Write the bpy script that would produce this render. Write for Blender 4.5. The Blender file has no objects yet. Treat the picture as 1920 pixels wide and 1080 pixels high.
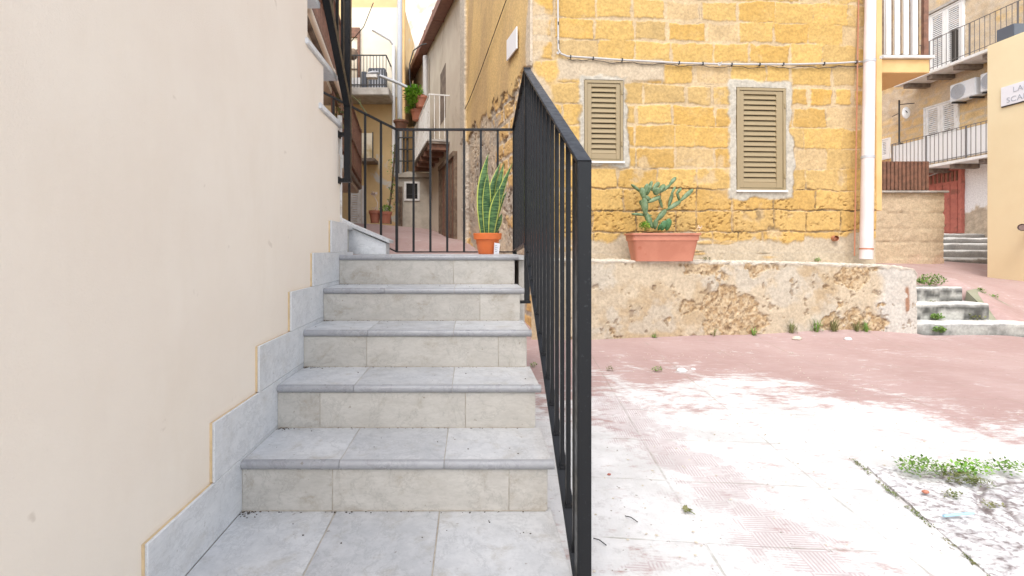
import bpy, bmesh, math, random
import numpy as np
from mathutils import Vector, Matrix, Euler
random.seed(7)
R = math.radians
SC = bpy.context.scene
COL = SC.collection
# ---------------------------------------------------------------- camera
cam = bpy.data.cameras.new('camera'); camo = bpy.data.objects.new('camera', cam); COL.objects.link(camo)
camo.location = (0, 0, 0); camo.rotation_euler = (R(90), 0, 0)
cam.sensor_width = 36; cam.lens = 17.006; cam.shift_x = 78/1920; cam.shift_y = -72/1920
cam.clip_start = 0.02; cam.clip_end = 500
SC.camera = camo
# ---------------------------------------------------------------- light
SUN_EL, SUN_AZ = R(55), R(203)          # high behind the camera, a little to the left, veiled by thin cloud
w = bpy.data.worlds.new('World'); SC.world = w; w.use_nodes = True
wn = w.node_tree; bg = wn.nodes['Background']
sky = wn.nodes.new('ShaderNodeTexSky'); sky.sky_type = 'NISHITA'; sky.sun_disc = False
sky.sun_elevation = SUN_EL; sky.sun_rotation = SUN_AZ; sky.air_density = 1.0; sky.dust_density = 2.0; sky.ozone_density = 1.0
hs = wn.nodes.new('ShaderNodeHueSaturation'); hs.inputs['Saturation'].default_value = .42; wn.links.new(sky.outputs[0], hs.inputs['Color']); wn.links.new(hs.outputs[0], bg.inputs[0]); bg.inputs[1].default_value = 0.15
sl = bpy.data.lights.new('sun', 'SUN'); sl.energy = 0.6; sl.angle = R(24); sl.color = (1, .96, .91)
so = bpy.data.objects.new('sun', sl); COL.objects.link(so)
sd = Vector((math.sin(SUN_AZ)*math.cos(SUN_EL), math.cos(SUN_AZ)*math.cos(SUN_EL), math.sin(SUN_EL)))
so.rotation_euler = sd.to_track_quat('Z', 'Y').to_euler(); so.location = sd*30
SC.view_settings.view_transform = 'Standard'; SC.view_settings.look = 'None'; SC.view_settings.gamma = 1
SC.view_settings.exposure = 1.47
SC.cycles.max_bounces = 10; SC.cycles.diffuse_bounces = 6

# ---------------------------------------------------------------- helpers
def P(px, py, Y): return Vector(((px-882)*Y/907, Y, (468-py)*Y/907))
def tag(o, label=None, cat=None, group=None, kind=None):
    if label: o['label'] = label
    if cat: o['category'] = cat
    if group: o['group'] = group
    if kind: o['kind'] = kind
    return o
def empty(name, loc, label=None, cat=None, group=None, kind=None):
    o = bpy.data.objects.new(name, None); COL.objects.link(o); o.location = loc; o.empty_display_size = .1
    return tag(o, label, cat, group, kind)
def put(o, parent):
    if parent is not None:
        o.parent = parent
        q = parent; off = Vector((0, 0, 0))
        while q is not None: off += Vector(q.location); q = q.parent
        o.location = -off                       # all meshes are written in world coordinates
    return o
class MB:
    def __init__(s): s.v = []; s.f = []; s.sm = []
    def add(s, vs, fs, smooth=False):
        b = len(s.v); s.v += [tuple(x) for x in vs]
        for f in fs: s.f.append(tuple(b+i for i in f)); s.sm.append(smooth)
        return s
    def box(s, lo, hi, M=None):
        x0, y0, z0 = lo; x1, y1, z1 = hi
        vs = [Vector(p) for p in ((x0,y0,z0),(x1,y0,z0),(x1,y1,z0),(x0,y1,z0),(x0,y0,z1),(x1,y0,z1),(x1,y1,z1),(x0,y1,z1))]
        if M is not None: vs = [M @ v for v in vs]
        return s.add(vs, [(0,3,2,1),(4,5,6,7),(0,1,5,4),(1,2,6,5),(2,3,7,6),(3,0,4,7)])
    def fbox(s, F, u0, u1, z0, z1, n0, n1):      # box in a wall frame
        vs = [F(u,z,n) for (u,n,z) in ((u0,n0,z0),(u1,n0,z0),(u1,n1,z0),(u0,n1,z0),(u0,n0,z1),(u1,n0,z1),(u1,n1,z1),(u0,n1,z1))]
        return s.add(vs, [(0,3,2,1),(4,5,6,7),(0,1,5,4),(1,2,6,5),(2,3,7,6),(3,0,4,7)])
    def prism(s, pts, ext):                      # polygon (3D points) extruded by a vector
        n = len(pts); e = Vector(ext); a = [Vector(p) for p in pts]
        return s.add(a+[p+e for p in a], [tuple(range(n)), tuple(range(2*n-1, n-1, -1))]+[(i, i+n, (i+1) % n+n, (i+1) % n) for i in range(n)])
    def bar(s, a, b, w, h=None, up=(0,0,1)):     # square bar from a to b
        a = Vector(a); b = Vector(b); h = h or w; d = (b-a).normalized(); up = Vector(up)
        if abs(d.dot(up)) > .98: up = Vector((0,1,0))
        x = d.cross(up).normalized(); y = x.cross(d).normalized()
        c = [(-w/2,-h/2),(w/2,-h/2),(w/2,h/2),(-w/2,h/2)]
        vs = [a+x*i+y*j for i, j in c]+[b+x*i+y*j for i, j in c]
        return s.add(vs, [(0,3,2,1),(4,5,6,7),(0,1,5,4),(1,2,6,5),(2,3,7,6),(3,0,4,7)])
    def tube(s, pts, r, n=8, cap=True):
        pts = [Vector(p) for p in pts]; m = len(pts)
        rr = r if isinstance(r, (list, tuple)) else [r]*m
        vs = []; prev = None
        for i, p in enumerate(pts):
            d = (pts[min(i+1, m-1)]-pts[max(i-1, 0)]).normalized()
            if prev is None:
                x = d.orthogonal().normalized()
            else:
                x = (prev-d*prev.dot(d)).normalized()
            prev = x; y = d.cross(x)
            for k in range(n):
                a = 2*math.pi*k/n; vs.append(p+(x*math.cos(a)+y*math.sin(a))*rr[i])
        fs = [(i*n+k, i*n+(k+1) % n, (i+1)*n+(k+1) % n, (i+1)*n+k) for i in range(m-1) for k in range(n)]
        if cap: fs += [tuple(range(n-1, -1, -1)), tuple(range((m-1)*n, m*n))]
        return s.add(vs, fs, True)
    def lathe(s, c, prof, n=32):                 # profile (r, z) revolved
        c = Vector(c); m = len(prof); vs = []
        for r_, z in prof:
            for k in range(n):
                a = 2*math.pi*k/n; vs.append(c+Vector((r_*math.cos(a), r_*math.sin(a), z)))
        return s.add(vs, [(i*n+k, i*n+(k+1) % n, (i+1)*n+(k+1) % n, (i+1)*n+k) for i in range(m-1) for k in range(n)], True)
    def ell(s, c, rad, rot=None, n=10, m=7, jit=0):
        c = Vector(c); vs = []; fs = []
        for i in range(m+1):
            t = math.pi*i/m
            for k in range(n):
                a = 2*math.pi*k/n
                q = Vector((rad[0]*math.sin(t)*math.cos(a), rad[1]*math.sin(t)*math.sin(a), rad[2]*math.cos(t)))
                if jit: q *= 1+random.uniform(-jit, jit)
                if rot is not None: q = rot @ q
                vs.append(c+q)
        for i in range(m):
            for k in range(n): fs.append((i*n+k, (i+1)*n+k, (i+1)*n+(k+1) % n, i*n+(k+1) % n))
        return s.add(vs, fs, True)
    def build(s, name, mat, parent=None, label=None, bevel=0, seg=2, cat=None, group=None, kind=None):
        me = bpy.data.meshes.new(name); me.from_pydata(s.v, [], s.f); me.update()
        if bevel:
            bm = bmesh.new(); bm.from_mesh(me)
            bmesh.ops.recalc_face_normals(bm, faces=bm.faces)
            es = [e for e in bm.edges if len(e.link_faces) == 2 and e.calc_face_angle(0) > .5]
            bmesh.ops.bevel(bm, geom=es, offset=bevel, segments=seg, affect='EDGES', clamp_overlap=True)
            bm.to_mesh(me); bm.free()
            me.polygons.foreach_set('use_smooth', [True]*len(me.polygons))
            me.set_sharp_from_angle(angle=R(40))
        else:
            bm = bmesh.new(); bm.from_mesh(me); bmesh.ops.recalc_face_normals(bm, faces=bm.faces); bm.to_mesh(me); bm.free()
            if any(s.sm): me.polygons.foreach_set('use_smooth', s.sm); me.set_sharp_from_angle(angle=R(50))
        o = bpy.data.objects.new(name, me); COL.objects.link(o)
        if mat: me.materials.append(mat)
        put(o, parent)
        return tag(o, label, cat, group, kind)
def frame(O, d):                                 # wall frame: u along d, z world height, n out of the wall (to the right-hand side of d)
    O = Vector(O); d = Vector((d[0], d[1], 0)).normalized(); n = Vector((d.y, -d.x, 0))
    return lambda u, z, k=0: Vector((O.x, O.y, 0))+d*u+n*k+Vector((0, 0, z))

# numpy noise
def vnoise(x, y, seed=0):
    xi = np.floor(x).astype(np.int64); yi = np.floor(y).astype(np.int64); xf = x-xi; yf = y-yi
    def h(a, b):
        n = (a*374761393+b*668265263+seed*2246822519) & 0xffffffff
        n = ((n ^ (n >> 13))*1274126177) & 0xffffffff
        n = ((n ^ (n >> 15))*2246822519) & 0xffffffff
        return ((n ^ (n >> 16)) & 0xffff)/65535.0
    u = xf*xf*(3-2*xf); v = yf*yf*(3-2*yf)
    return (h(xi,yi)*(1-u)+h(xi+1,yi)*u)*(1-v)+(h(xi,yi+1)*(1-u)+h(xi+1,yi+1)*u)*v
def fbm(x, y, sc, oct=4, seed=0, gain=.55):
    t = 0; a = 1; s = 0
    for i in range(oct):
        t = t+a*vnoise(x*sc+17.3*i, y*sc+9.1*i, seed+i); s += a; a *= gain; sc *= 2.03
    return t/s
def sst(a, b, x): t = np.clip((x-a)/(b-a), 0, 1); return t*t*(3-2*t)
def lerp(a, b, t): return a*(1-t)+b*t
def setcol(me, rgb, name='Col'):
    at = me.color_attributes.new(name, 'FLOAT_COLOR', 'POINT')
    a = np.ones((len(me.vertices), 4), np.float32); a[:, :3] = rgb.reshape(-1, 3); at.data.foreach_set('color', a.ravel())
def setflt(me, val, name):
    at = me.attributes.new(name, 'FLOAT', 'POINT'); at.data.foreach_set('value', val.astype(np.float32).ravel())
def grid_mesh(name, X, Y, Z, mat, rgb=None, parent=None, flip=False, skirt=None, extra=None):
    ny, nx = X.shape
    co = np.stack([X, Y, Z], -1).reshape(-1, 3); idx = np.arange(ny*nx).reshape(ny, nx)
    q = np.stack([idx[:-1,:-1], idx[:-1,1:], idx[1:,1:], idx[1:,:-1]], -1).reshape(-1, 4)
    if skirt is not None:                        # edges carried back so that the sheet has thickness
        loop = np.concatenate([idx[0,:], idx[1:,-1], idx[-1,-2::-1], idx[-2:0:-1,0]])
        b = len(co); co = np.concatenate([co, co[loop]+np.array(skirt)]); n = len(loop)
        k = np.arange(n); q2 = np.stack([loop[k], b+k, b+(k+1) % n, loop[(k+1) % n]], -1)
        q = np.concatenate([q, q2])
        if rgb is not None: rgb = np.concatenate([rgb.reshape(-1,3), rgb.reshape(-1,3)[loop]])
    if flip: q = q[:, ::-1]
    me = bpy.data.meshes.new(name)
    me.vertices.add(len(co)); me.vertices.foreach_set('co', co.astype(np.float32).ravel())
    me.loops.add(q.size); me.loops.foreach_set('vertex_index', q.astype(np.int32).ravel())
    me.polygons.add(len(q)); me.polygons.foreach_set('loop_start', np.arange(0, q.size, 4, dtype=np.int32))
    me.polygons.foreach_set('loop_total', np.full(len(q), 4, np.int32))
    me.update(calc_edges=True); me.validate()
    me.polygons.foreach_set('use_smooth', [True]*len(me.polygons)); me.set_sharp_from_angle(angle=R(60))
    if rgb is not None: setcol(me, rgb)
    if extra:
        for k_, v_ in extra.items(): setflt(me, v_, k_)
    o = bpy.data.objects.new(name, me); COL.objects.link(o); me.materials.append(mat)
    return put(o, parent)
def hf(name, F, u0, u1, z0, z1, res, func, mat, parent=None, outsign=1, thick=.12, top=None):
    us = np.linspace(u0, u1, int((u1-u0)/res)+1); zs = np.linspace(z0, z1, int((z1-z0)/res)+1)
    U, Z = np.meshgrid(us, zs)
    if top: Z = z0+(Z-z0)*(top(U)-z0)/(z1-z0)
    H, rgb = func(U, Z)
    o = F(0, 0, 0); d = F(1, 0, 0)-o; n = (F(0, 0, 1)-o)*outsign
    X = o.x+U*d.x+n.x*H; Y = o.y+U*d.y+n.y*H
    return grid_mesh(name, X, Y, Z, mat, rgb, parent, flip=(outsign < 0), skirt=tuple(-n*thick))

# ---------------------------------------------------------------- materials
class NT:
    def __init__(s, name, rough=.8):
        s.m = bpy.data.materials.new(name); s.m.use_nodes = True; s.t = s.m.node_tree
        s.b = s.t.nodes['Principled BSDF']; s.b.inputs['Roughness'].default_value = rough
        s.g = s.t.nodes.new('ShaderNodeNewGeometry'); s.pos = s.g.outputs['Position']
    def n(s, typ, **kw):
        q = s.t.nodes.new('ShaderNode'+typ)
        for k, v in kw.items(): setattr(q, k, v)
        return q
    def l(s, a, b): s.t.links.new(a, b)
    def setin(s, sock, v):
        if isinstance(v, bpy.types.NodeSocket): s.l(v, sock)
        elif isinstance(v, (tuple, list)) and len(v) == 3 and sock.type == 'RGBA': sock.default_value = (*v, 1)
        else: sock.default_value = v
    def noise(s, scale, detail=4, rough=.55, vec=None, dist=0):
        q = s.n('TexNoise'); s.l(vec or s.pos, q.inputs['Vector'])
        q.inputs['Scale'].default_value = scale; q.inputs['Detail'].default_value = detail
        q.inputs['Roughness'].default_value = rough; q.inputs['Distortion'].default_value = dist
        return q.outputs[0]
    def vor(s, scale, vec=None, feature='F1'):
        q = s.n('TexVoronoi', feature=feature); s.l(vec or s.pos, q.inputs['Vector']); q.inputs['Scale'].default_value = scale
        return q.outputs['Distance']
    def math(s, op, a, b=0.0, c=0.0):
        q = s.n('Math', operation=op); s.setin(q.inputs[0], a); s.setin(q.inputs[1], b); s.setin(q.inputs[2], c); return q.outputs[0]
    def rng(s, v, a, b, c=0., d=1.):
        q = s.n('MapRange', interpolation_type='SMOOTHSTEP'); s.l(v, q.inputs[0])
        for i, x in enumerate((a, b, c, d)): q.inputs[i+1].default_value = x
        return q.outputs[0]
    def mix(s, f, a, b, mode='MIX'):
        q = s.n('Mix', data_type='RGBA', blend_type=mode); s.setin(q.inputs[0], f); s.setin(q.inputs[6], a); s.setin(q.inputs[7], b); return q.outputs[2]
    def mapv(s, scale=(1,1,1), rot=(0,0,0), loc=(0,0,0), vec=None):
        q = s.n('Mapping'); s.l(vec or s.pos, q.inputs[0]); q.inputs['Scale'].default_value = scale; q.inputs['Rotation'].default_value = rot; q.inputs['Location'].default_value = loc
        return q.outputs[0]
    def attr(s, name, out='Color'):
        q = s.n('Attribute', attribute_name=name); return q.outputs[out]
    def color(s, c): s.setin(s.b.inputs['Base Color'], c)
    def bump(s, h, strength=.4, dist=.01):
        q = s.n('Bump'); s.l(h, q.inputs['Height']); q.inputs['Strength'].default_value = strength; q.inputs['Distance'].default_value = dist
        s.l(q.outputs[0], s.b.inputs['Normal'])
def mrough(name, c1, c2, scale=4, rough=.9, bsc=60, bs=.35, bd=.006, c3=None, s3=1.2, t3=(.55,.65)):
    m = NT(name, rough); c = m.mix(m.rng(m.noise(scale, 6, .6), .35, .65), c1, c2)
    if c3: c = m.mix(m.rng(m.noise(s3, 5, .65, dist=.6), *t3), c, c3)
    m.color(c); m.bump(m.noise(bsc, 6, .65), bs, bd); return m.m
def mplain(name, c, rough=.5, metal=0, var=.12, scale=20, bs=.1):
    m = NT(name, rough); m.b.inputs['Metallic'].default_value = metal
    m.color(m.mix(m.noise(scale, 4), tuple(x*(1-var) for x in c), tuple(min(1, x*(1+var)) for x in c)))
    if bs: m.bump(m.noise(scale*6, 3), bs, .002)
    return m.m
def mleaf(name, c1, c2, scale=30):
    m = NT(name, .5); m.color(m.mix(m.rng(m.noise(scale, 3), .35, .65), c1, c2))
    try: m.b.inputs['Subsurface Weight'].default_value = 0
    except Exception: pass
    return m.m
def mcol(name, rough=.9, bsc=90, bs=.5, bd=.006, var=.2, vs=35):
    m = NT(name, rough); c = m.attr('Col')
    k = m.noise(vs, 8, .65); k2 = m.noise(260, 2, .5)
    v = m.math('ADD', m.rng(k, .25, .75, 1-var, 1+var), m.rng(k2, .3, .7, -.06, .06))
    q = m.n('VectorMath', operation='SCALE'); m.l(c, q.inputs[0]); m.l(v, q.inputs['Scale'])
    m.color(q.outputs[0]); m.bump(m.noise(bsc, 8, .7), bs, bd); return m.m
M = {}
M['stone'] = mcol('block_stone')
M['render'] = mcol('old_render', bsc=120, bs=.5)
# smooth new render of the left house: fine sand grain and faint run-off streaks
m = NT('smooth_render', .85)
a = m.rng(m.noise(1.3, 5, .6), .3, .7); st = m.rng(m.noise(2, 6, .7, vec=m.mapv((2, 2, .6))), .45, .75)
c = m.mix(a, (.745,.655,.555), (.79,.71,.61)); c = m.mix(m.math('MULTIPLY', st, .22), c, (.66,.555,.43))
sp = m.rng(m.noise(11, 3, .5), .72, .76); c = m.mix(m.math('MULTIPLY', sp, .35), c, (.45,.36,.27))
m.color(c); m.bump(m.noise(170, 5, .7), .35, .004); M['left'] = m.m
def marble(name, base, dark, warm, wamt, rough=.42):
    m = NT(name, rough); isl = m.g.outputs['Random Per Island']; ofs = m.n('VectorMath', operation='ADD'); m.l(m.pos, ofs.inputs[0]); m.l(m.math('MULTIPLY', isl, 37.), ofs.inputs[1]); pz = m.pos; m.pos = ofs.outputs[0]; v = m.mapv((1,1,1), (0,.5,.9))
    d = m.n('TexNoise'); m.l(v, d.inputs['Vector']); d.inputs['Scale'].default_value = 3; d.inputs['Detail'].default_value = 6
    vv = m.n('VectorMath', operation='MULTIPLY_ADD'); m.l(d.outputs['Color'], vv.inputs[0]); vv.inputs[1].default_value = (.45,.45,.45); m.l(v, vv.inputs[2])
    vein = m.noise(5, 8, .7, vec=vv.outputs[0]); vein = m.math('ABSOLUTE', m.math('SUBTRACT', vein, .5)); vein = m.rng(vein, .0, .022, 1, 0)
    c = m.mix(m.rng(m.noise(9, 9, .78, vec=m.mapv((1,1,2.2),(0,.6,0))), .3, .7), base, dark)
    c = m.mix(m.math('MULTIPLY', vein, .42), c, tuple(x*.7 for x in dark)); c = m.mix(m.math('MULTIPLY', m.rng(m.noise(45, 6, .8, vec=m.mapv((1,1,3),(0,.6,0))), .46, .7), .6), c, tuple(x*.88 for x in dark))
    dirt = m.math('MULTIPLY', m.rng(m.noise(9, 8, .75, dist=.4), .5, .72), wamt); c = m.mix(dirt, c, warm)
    sp = m.math('MULTIPLY', m.rng(m.noise(55, 3, .5), .70, .76), .55); c = m.mix(sp, c, (.16,.12,.08))
    c = m.mix(1.0, c, m.mix(isl, (.90,.90,.905), (1.07,1.065,1.06)), 'MULTIPLY'); m.color(c); m.setin(m.b.inputs['Roughness'], m.rng(m.noise(12, 4), .3, .7, rough-.08, rough+.2)); m.bump(m.noise(120, 4), .12, .003); return m.m
M['tread'] = marble('pale_marble', (.56,.562,.562), (.44,.447,.455), (.34,.315,.27), .7)
M['riser'] = marble('riser_marble', (.50,.475,.43), (.41,.385,.345), (.27,.22,.16), .6)
M['nosing'] = marble('honed_grey_nosing', (.345,.345,.355), (.29,.29,.30), (.22,.20,.18), .3, .3)
M['skirt'] = marble('skirt_marble', (.66,.665,.67), (.55,.56,.57), (.42,.39,.34), .35)
M['grout'] = mrough('grout', (.46,.42,.36), (.36,.31,.25), 30)
M['adhesive'] = mrough('raw_edge', (.66,.50,.30), (.56,.42,.25), 25)
m = NT('black_painted_steel', .4); m.b.inputs['Metallic'].default_value = .0
m.color(m.mix(m.rng(m.noise(90, 4, .7), .62, .72), (.009,.0095,.011), (.035,.038,.042))); m.b.inputs['Specular IOR Level'].default_value = .3
m.setin(m.b.inputs['Roughness'], m.rng(m.noise(40, 5), .3, .7, .28, .42)); m.bump(m.noise(200, 3), .06, .001); M['black'] = m.m
M['farrail'] = mplain('grey_weathered_iron', (.14,.13,.125), .7)
M['iron'] = mplain('dark_iron', (.03,.028,.027), .6)
M['shutter'] = mplain('tan_aluminium', (.285,.215,.115), .42, var=.06, bs=.03)
M['dark'] = mplain('dark_interior', (.012,.011,.01), .9)
M['white'] = mplain('white_paint', (.74,.73,.71), .5, var=.05)
M['whitedirty'] = mrough('weathered_white_paint', (.62,.60,.56), (.72,.71,.69), 8, .7, c3=(.42,.36,.28), s3=6, t3=(.6,.72))
M['pvc'] = mrough('pinkish_white_pvc', (.70,.60,.58), (.62,.53,.51), 3, .45, bs=.05)
M['pvcgrey'] = mplain('grey_pvc', (.42,.43,.45), .5)
M['copper'] = mplain('rusty_ring', (.42,.17,.09), .6)
M['wood'] = mrough('weathered_brown_wood', (.22,.105,.065), (.14,.07,.045), 14, .75)
M['oldwood'] = mrough('old_grey_wood', (.21,.15,.10), (.12,.08,.055), 12, .85, bs=.6)
M['reddoor'] = mrough('faded_red_paint', (.46,.15,.11), (.38,.12,.09), 8, .75, c3=(.26,.10,.07), s3=5)
M['brownmetal'] = mrough('brown_steel', (.22,.105,.07), (.16,.075,.05), 9, .6)
M['gutter'] = mrough('brown_gutter', (.24,.095,.065), (.17,.065,.045), 7, .55)
M['terra'] = mrough('terracotta_plastic', (.50,.20,.125), (.44,.165,.10), 5, .6, bs=.08, c3=(.36,.10,.05), s3=7, t3=(.6,.75))
M['orange'] = mplain('orange_plastic', (.66,.155,.035), .42, var=.05, bs=.03)
M['soil'] = mrough('soil', (.06,.042,.028), (.12,.09,.06), 60, 1, bs=.9, bd=.02)
M['cactus'] = mleaf('cactus_skin', (.075,.13,.05), (.16,.225,.115), 22)
M['cactusdark'] = mleaf('young_cactus_skin', (.035,.11,.035), (.06,.16,.05), 30)
M['weed'] = mleaf('weed_leaf', (.10,.20,.025), (.17,.29,.05), 12)
M['weeddry'] = mleaf('dry_weed_leaf', (.20,.19,.07), (.12,.15,.04), 12)
M['bright'] = mleaf('bright_foliage', (.22,.42,.03), (.12,.28,.02), 12)
M['slab'] = mrough('balcony_concrete', (.46,.43,.39), (.34,.31,.27), 5)
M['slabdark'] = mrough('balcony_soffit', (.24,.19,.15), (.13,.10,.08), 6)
M['peach'] = mrough('peach_render', (.66,.44,.20), (.60,.38,.16), 3, .85, bs=.15)
M['cream'] = mrough('cream_render', (.76,.69,.55), (.72,.64,.50), 1.5, .9, c3=(.50,.38,.2), s3=.55, t3=(.58,.7))
M['palewall'] = mrough('pale_render', (.76,.71,.63), (.70,.64,.56), 1.2, .9, c3=(.5,.44,.36), s3=.8)
M['beige'] = mrough('beige_render', (.78,.66,.42), (.75,.62,.385), 1.2, .85, bs=.1, c3=(.70,.56,.34), s3=1.5, t3=(.6,.8))
M['grey'] = mrough('grey_old_render', (.50,.455,.38), (.38,.34,.28), 4, .95, c3=(.45,.40,.33), s3=2.2, bs=.6)
M['oldyellow'] = mrough('old_yellow_render', (.68,.50,.26), (.60,.43,.22), 1.6, .9, c3=(.55,.52,.46), s3=.7, t3=(.60,.66))
M['greybeige'] = mrough('grey_beige_render', (.62,.56,.46), (.56,.49,.40), 1.5, .9, c3=(.50,.43,.34), s3=1.1)
M['ochre'] = mrough('ochre_rubble_wall', (.62,.46,.26), (.50,.37,.21), 2.5, .95, bsc=14, bs=.9, bd=.05, c3=(.5,.42,.31), s3=1)
M['whitewash'] = mrough('whitewash', (.72,.71,.69), (.62,.60,.57), 2, .9, c3=(.44,.36,.26), s3=.9, t3=(.56,.6))
M['darkstone'] = mrough('weathered_grey_stone', (.36,.355,.33), (.20,.195,.185), 7, .95, bsc=25, bs=.8, bd=.02, c3=(.10,.10,.095), s3=4, t3=(.55,.68))
M['concrete'] = mrough('pale_worn_concrete', (.50,.49,.45), (.38,.375,.34), 6, .95, bsc=40, bs=.7, bd=.012, c3=(.2,.2,.185), s3=9, t3=(.58,.68))
M['mossy'] = mrough('mossy_concrete', (.30,.30,.22), (.22,.235,.16), 5, .95, bs=.6)
M['ac'] = mplain('ac_casing', (.66,.67,.68), .5)
M['acdark'] = mplain('ac_dark_casing', (.09,.10,.12), .5)
M['sign'] = mplain('white_marble_plaque', (.74,.74,.77), .5, var=.03)
M['letters'] = mplain('faded_grey_lettering', (.40,.42,.46), .7)
M['tube'] = mplain('grey_conduit', (.47,.45,.43), .55)
M['petal'] = mplain('pale_petals', (.74,.64,.60), .6)
# ================================================================ ground
CP = []
for x in (-6, -3, -1, 1, 3, 5, 8, 12):
    for y in (-6, -3, 0): CP.append((x, y, -1.0))
CP += [(-2,2,-1),(.4,1.5,-1.0),(2,1.5,-.99),(4,1.5,-.98),(7,2,-.97),(12,3,-.9),(.4,3,-.97),(2,3,-.96),(4,3.2,-.95),(7,3.8,-.95),(.6,4.4,-.94),(.62,5,-.93),(1.3,4.8,-.93),(1.3,5.2,-.93),
 (3,5,-.93),(4.6,5.1,-.93),(5.2,5.2,-.93),(5.8,5.3,-.93),(6.4,5.5,-.93),(5.1,5.75,-.80),(5.9,5.75,-.80),(8,5.2,-.86),
 (.6,6,-.70),(.35,7,-.35),(.1,8,.0),(-.1,8.9,.15),(-.5,10.5,.26),(-1.1,13.3,.56),(-2,18,.9),(-1.2,6,-.6),(-1.2,7,-.3),(-1.5,8,.1),(-1.9,10,.42),(-2.4,11.5,.61),(-3,14,.72),(-5,12,.6),(-3,5,-.7),
 (5.0,6.1,-.47),(6.15,6.05,-.47),(7.0,6.1,-.78),(8.2,7.1,-.49),(8.6,8,-.45),(7,7,-.42),(5.2,7,-.42),(7.5,9,-.25),(9,9,-.26),(9.2,10,-.2),(9.8,11,-.25),(11,12,-.2),(12.8,14,-.0),(14.5,15.5,.4),(13,11,-.2),(16,20,.8),(10,20,.8),(3,12,-.2),(3,20,.6),(0,30,1.2),(-10,25,1),(20,10,.2),(-8,5,-.8),(-9,0,-1)]
CPA = np.array(CP)
def rbf(a, b): return np.sqrt(((a[:, None, :]-b[None])**2).sum(-1)+.12)
_W = np.linalg.solve(rbf(CPA[:, :2], CPA[:, :2])+np.eye(len(CPA))*1e-3, CPA[:, 2]+.5)
def gz(x, y):
    x = np.asarray(x, float); y = np.asarray(y, float); q = np.stack([x.ravel(), y.ravel()], -1)
    z = rbf(q, CPA[:, :2]) @ _W-.5
    far = np.maximum(np.abs(q[:,0])-22, 0)+np.maximum(np.abs(q[:,1]-5)-27, 0)
    z = lerp(z, .0*z-.5, np.clip(far/20, 0, 1))
    return z.reshape(x.shape)
def g(x, y): return float(gz(np.array([x]), np.array([y]))[0])
xs = np.concatenate([np.arange(-120,-20,10), np.arange(-20,-4,.8), np.arange(-4,.2,.12), np.arange(.2,5.6,.035), np.arange(5.6,10,.1), np.arange(10,20,.4), np.arange(20,121,10)])
ys = np.concatenate([np.arange(-120,-10,10), np.arange(-10,1,.5), np.arange(1,6,.035), np.arange(6,10,.1), np.arange(10,20,.3), np.arange(20,121,10)])
GX, GY = np.meshgrid(xs, ys); GZ = gz(GX, GY)
dip = sst(4.9, 5.1, GX)*sst(6.25, 6.1, GX)*sst(5.25,5.3,GY)*sst(6.02,5.97,GY)   # bedding under the stone steps
GZ = GZ-dip*.25
GZ += (fbm(GX, GY, 3, 3, 5)-.5)*.012*(np.abs(GX) < 15)
Yb = np.interp(GX, [.3,.95,1.8,2.35,2.55,3.05,5,8], [3.1,3.4,3.65,3.45,2.95,2.5,2.0,1.8])
Wm = np.clip(.5+(Yb-GY)/1.5, 0, 1)
cx = np.interp(GY, [1.3,2.06,3.1], [1.12,1.02,.86])
Rib = np.exp(-((GX-cx)/.20)**2)*sst(3.5,3.0,GY)*sst(1.15,1.4,GY)
Rib = np.maximum(Rib, .8*np.exp(-(((GX-.55)/.16)**2+((GY-1.53)/.045)**2)))
m = NT('painted_plaza_paving', .85)
rv = m.mapv((1,1,1), (0,0,R(6)))
wm = m.attr('Wm', 'Fac'); rib = m.attr('Rib', 'Fac')
n1 = m.noise(2.2, 9, .68, dist=.5); n2 = m.noise(14, 8, .75, vec=m.mapv((.6,1.6,1)))
nn = m.math('ADD', m.math('MULTIPLY', m.math('SUBTRACT', n1, .5), 2.3), m.math('MULTIPLY', m.math('SUBTRACT', n2, .5), 2.6))
fac = m.rng(m.math('ADD', wm, nn), .25, .85)
pink = m.mix(m.rng(m.noise(1.1, 5), .35, .65), (.36,.24,.22), (.41,.29,.27))
pink = m.mix(m.math('MULTIPLY', m.rng(m.noise(18, 8, .75, vec=m.mapv((.5,1.5,1))), .45, .75), .5), pink, (.48,.38,.355))
white = m.mix(m.rng(m.noise(3, 7, .65), .3, .7), (.53,.52,.505), (.69,.68,.67))
white = m.mix(m.math('MULTIPLY', m.rng(m.noise(22, 9, .82, dist=.3), .5, .68), .6), white, (.38,.355,.345))
c = m.mix(fac, pink, white)
# ribbed cement tiles: direction alternates by 10 cm square
ck = m.n('TexChecker'); m.l(rv, ck.inputs[0]); ck.inputs['Scale'].default_value = 10; ck.inputs[1].default_value = (1,1,1,1); ck.inputs[2].default_value = (0,0,0,1)
sx = m.n('SeparateXYZ'); m.l(rv, sx.inputs[0])
def ridge(o_): return m.math('SINE', m.math('MULTIPLY', o_, 2*math.pi/.0125))
r1 = ridge(sx.outputs[0]); r2 = ridge(sx.outputs[1])
rr = m.math('ADD', m.math('MULTIPLY', ck.outputs[1], r1), m.math('MULTIPLY', m.math('SUBTRACT', 1.0, ck.outputs[1]), r2))
patch = m.rng(m.math('ADD', rib, m.math('MULTIPLY', m.math('SUBTRACT', m.noise(6.5, 7, .75), .5), 3.6)), .42, .85)
patch = m.math('MULTIPLY', patch, m.rng(rib, .08, .3))
c = m.mix(m.math('MULTIPLY', patch, m.rng(rr, -.4, .6, .2, .62)), c, (.38,.27,.27))
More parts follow.
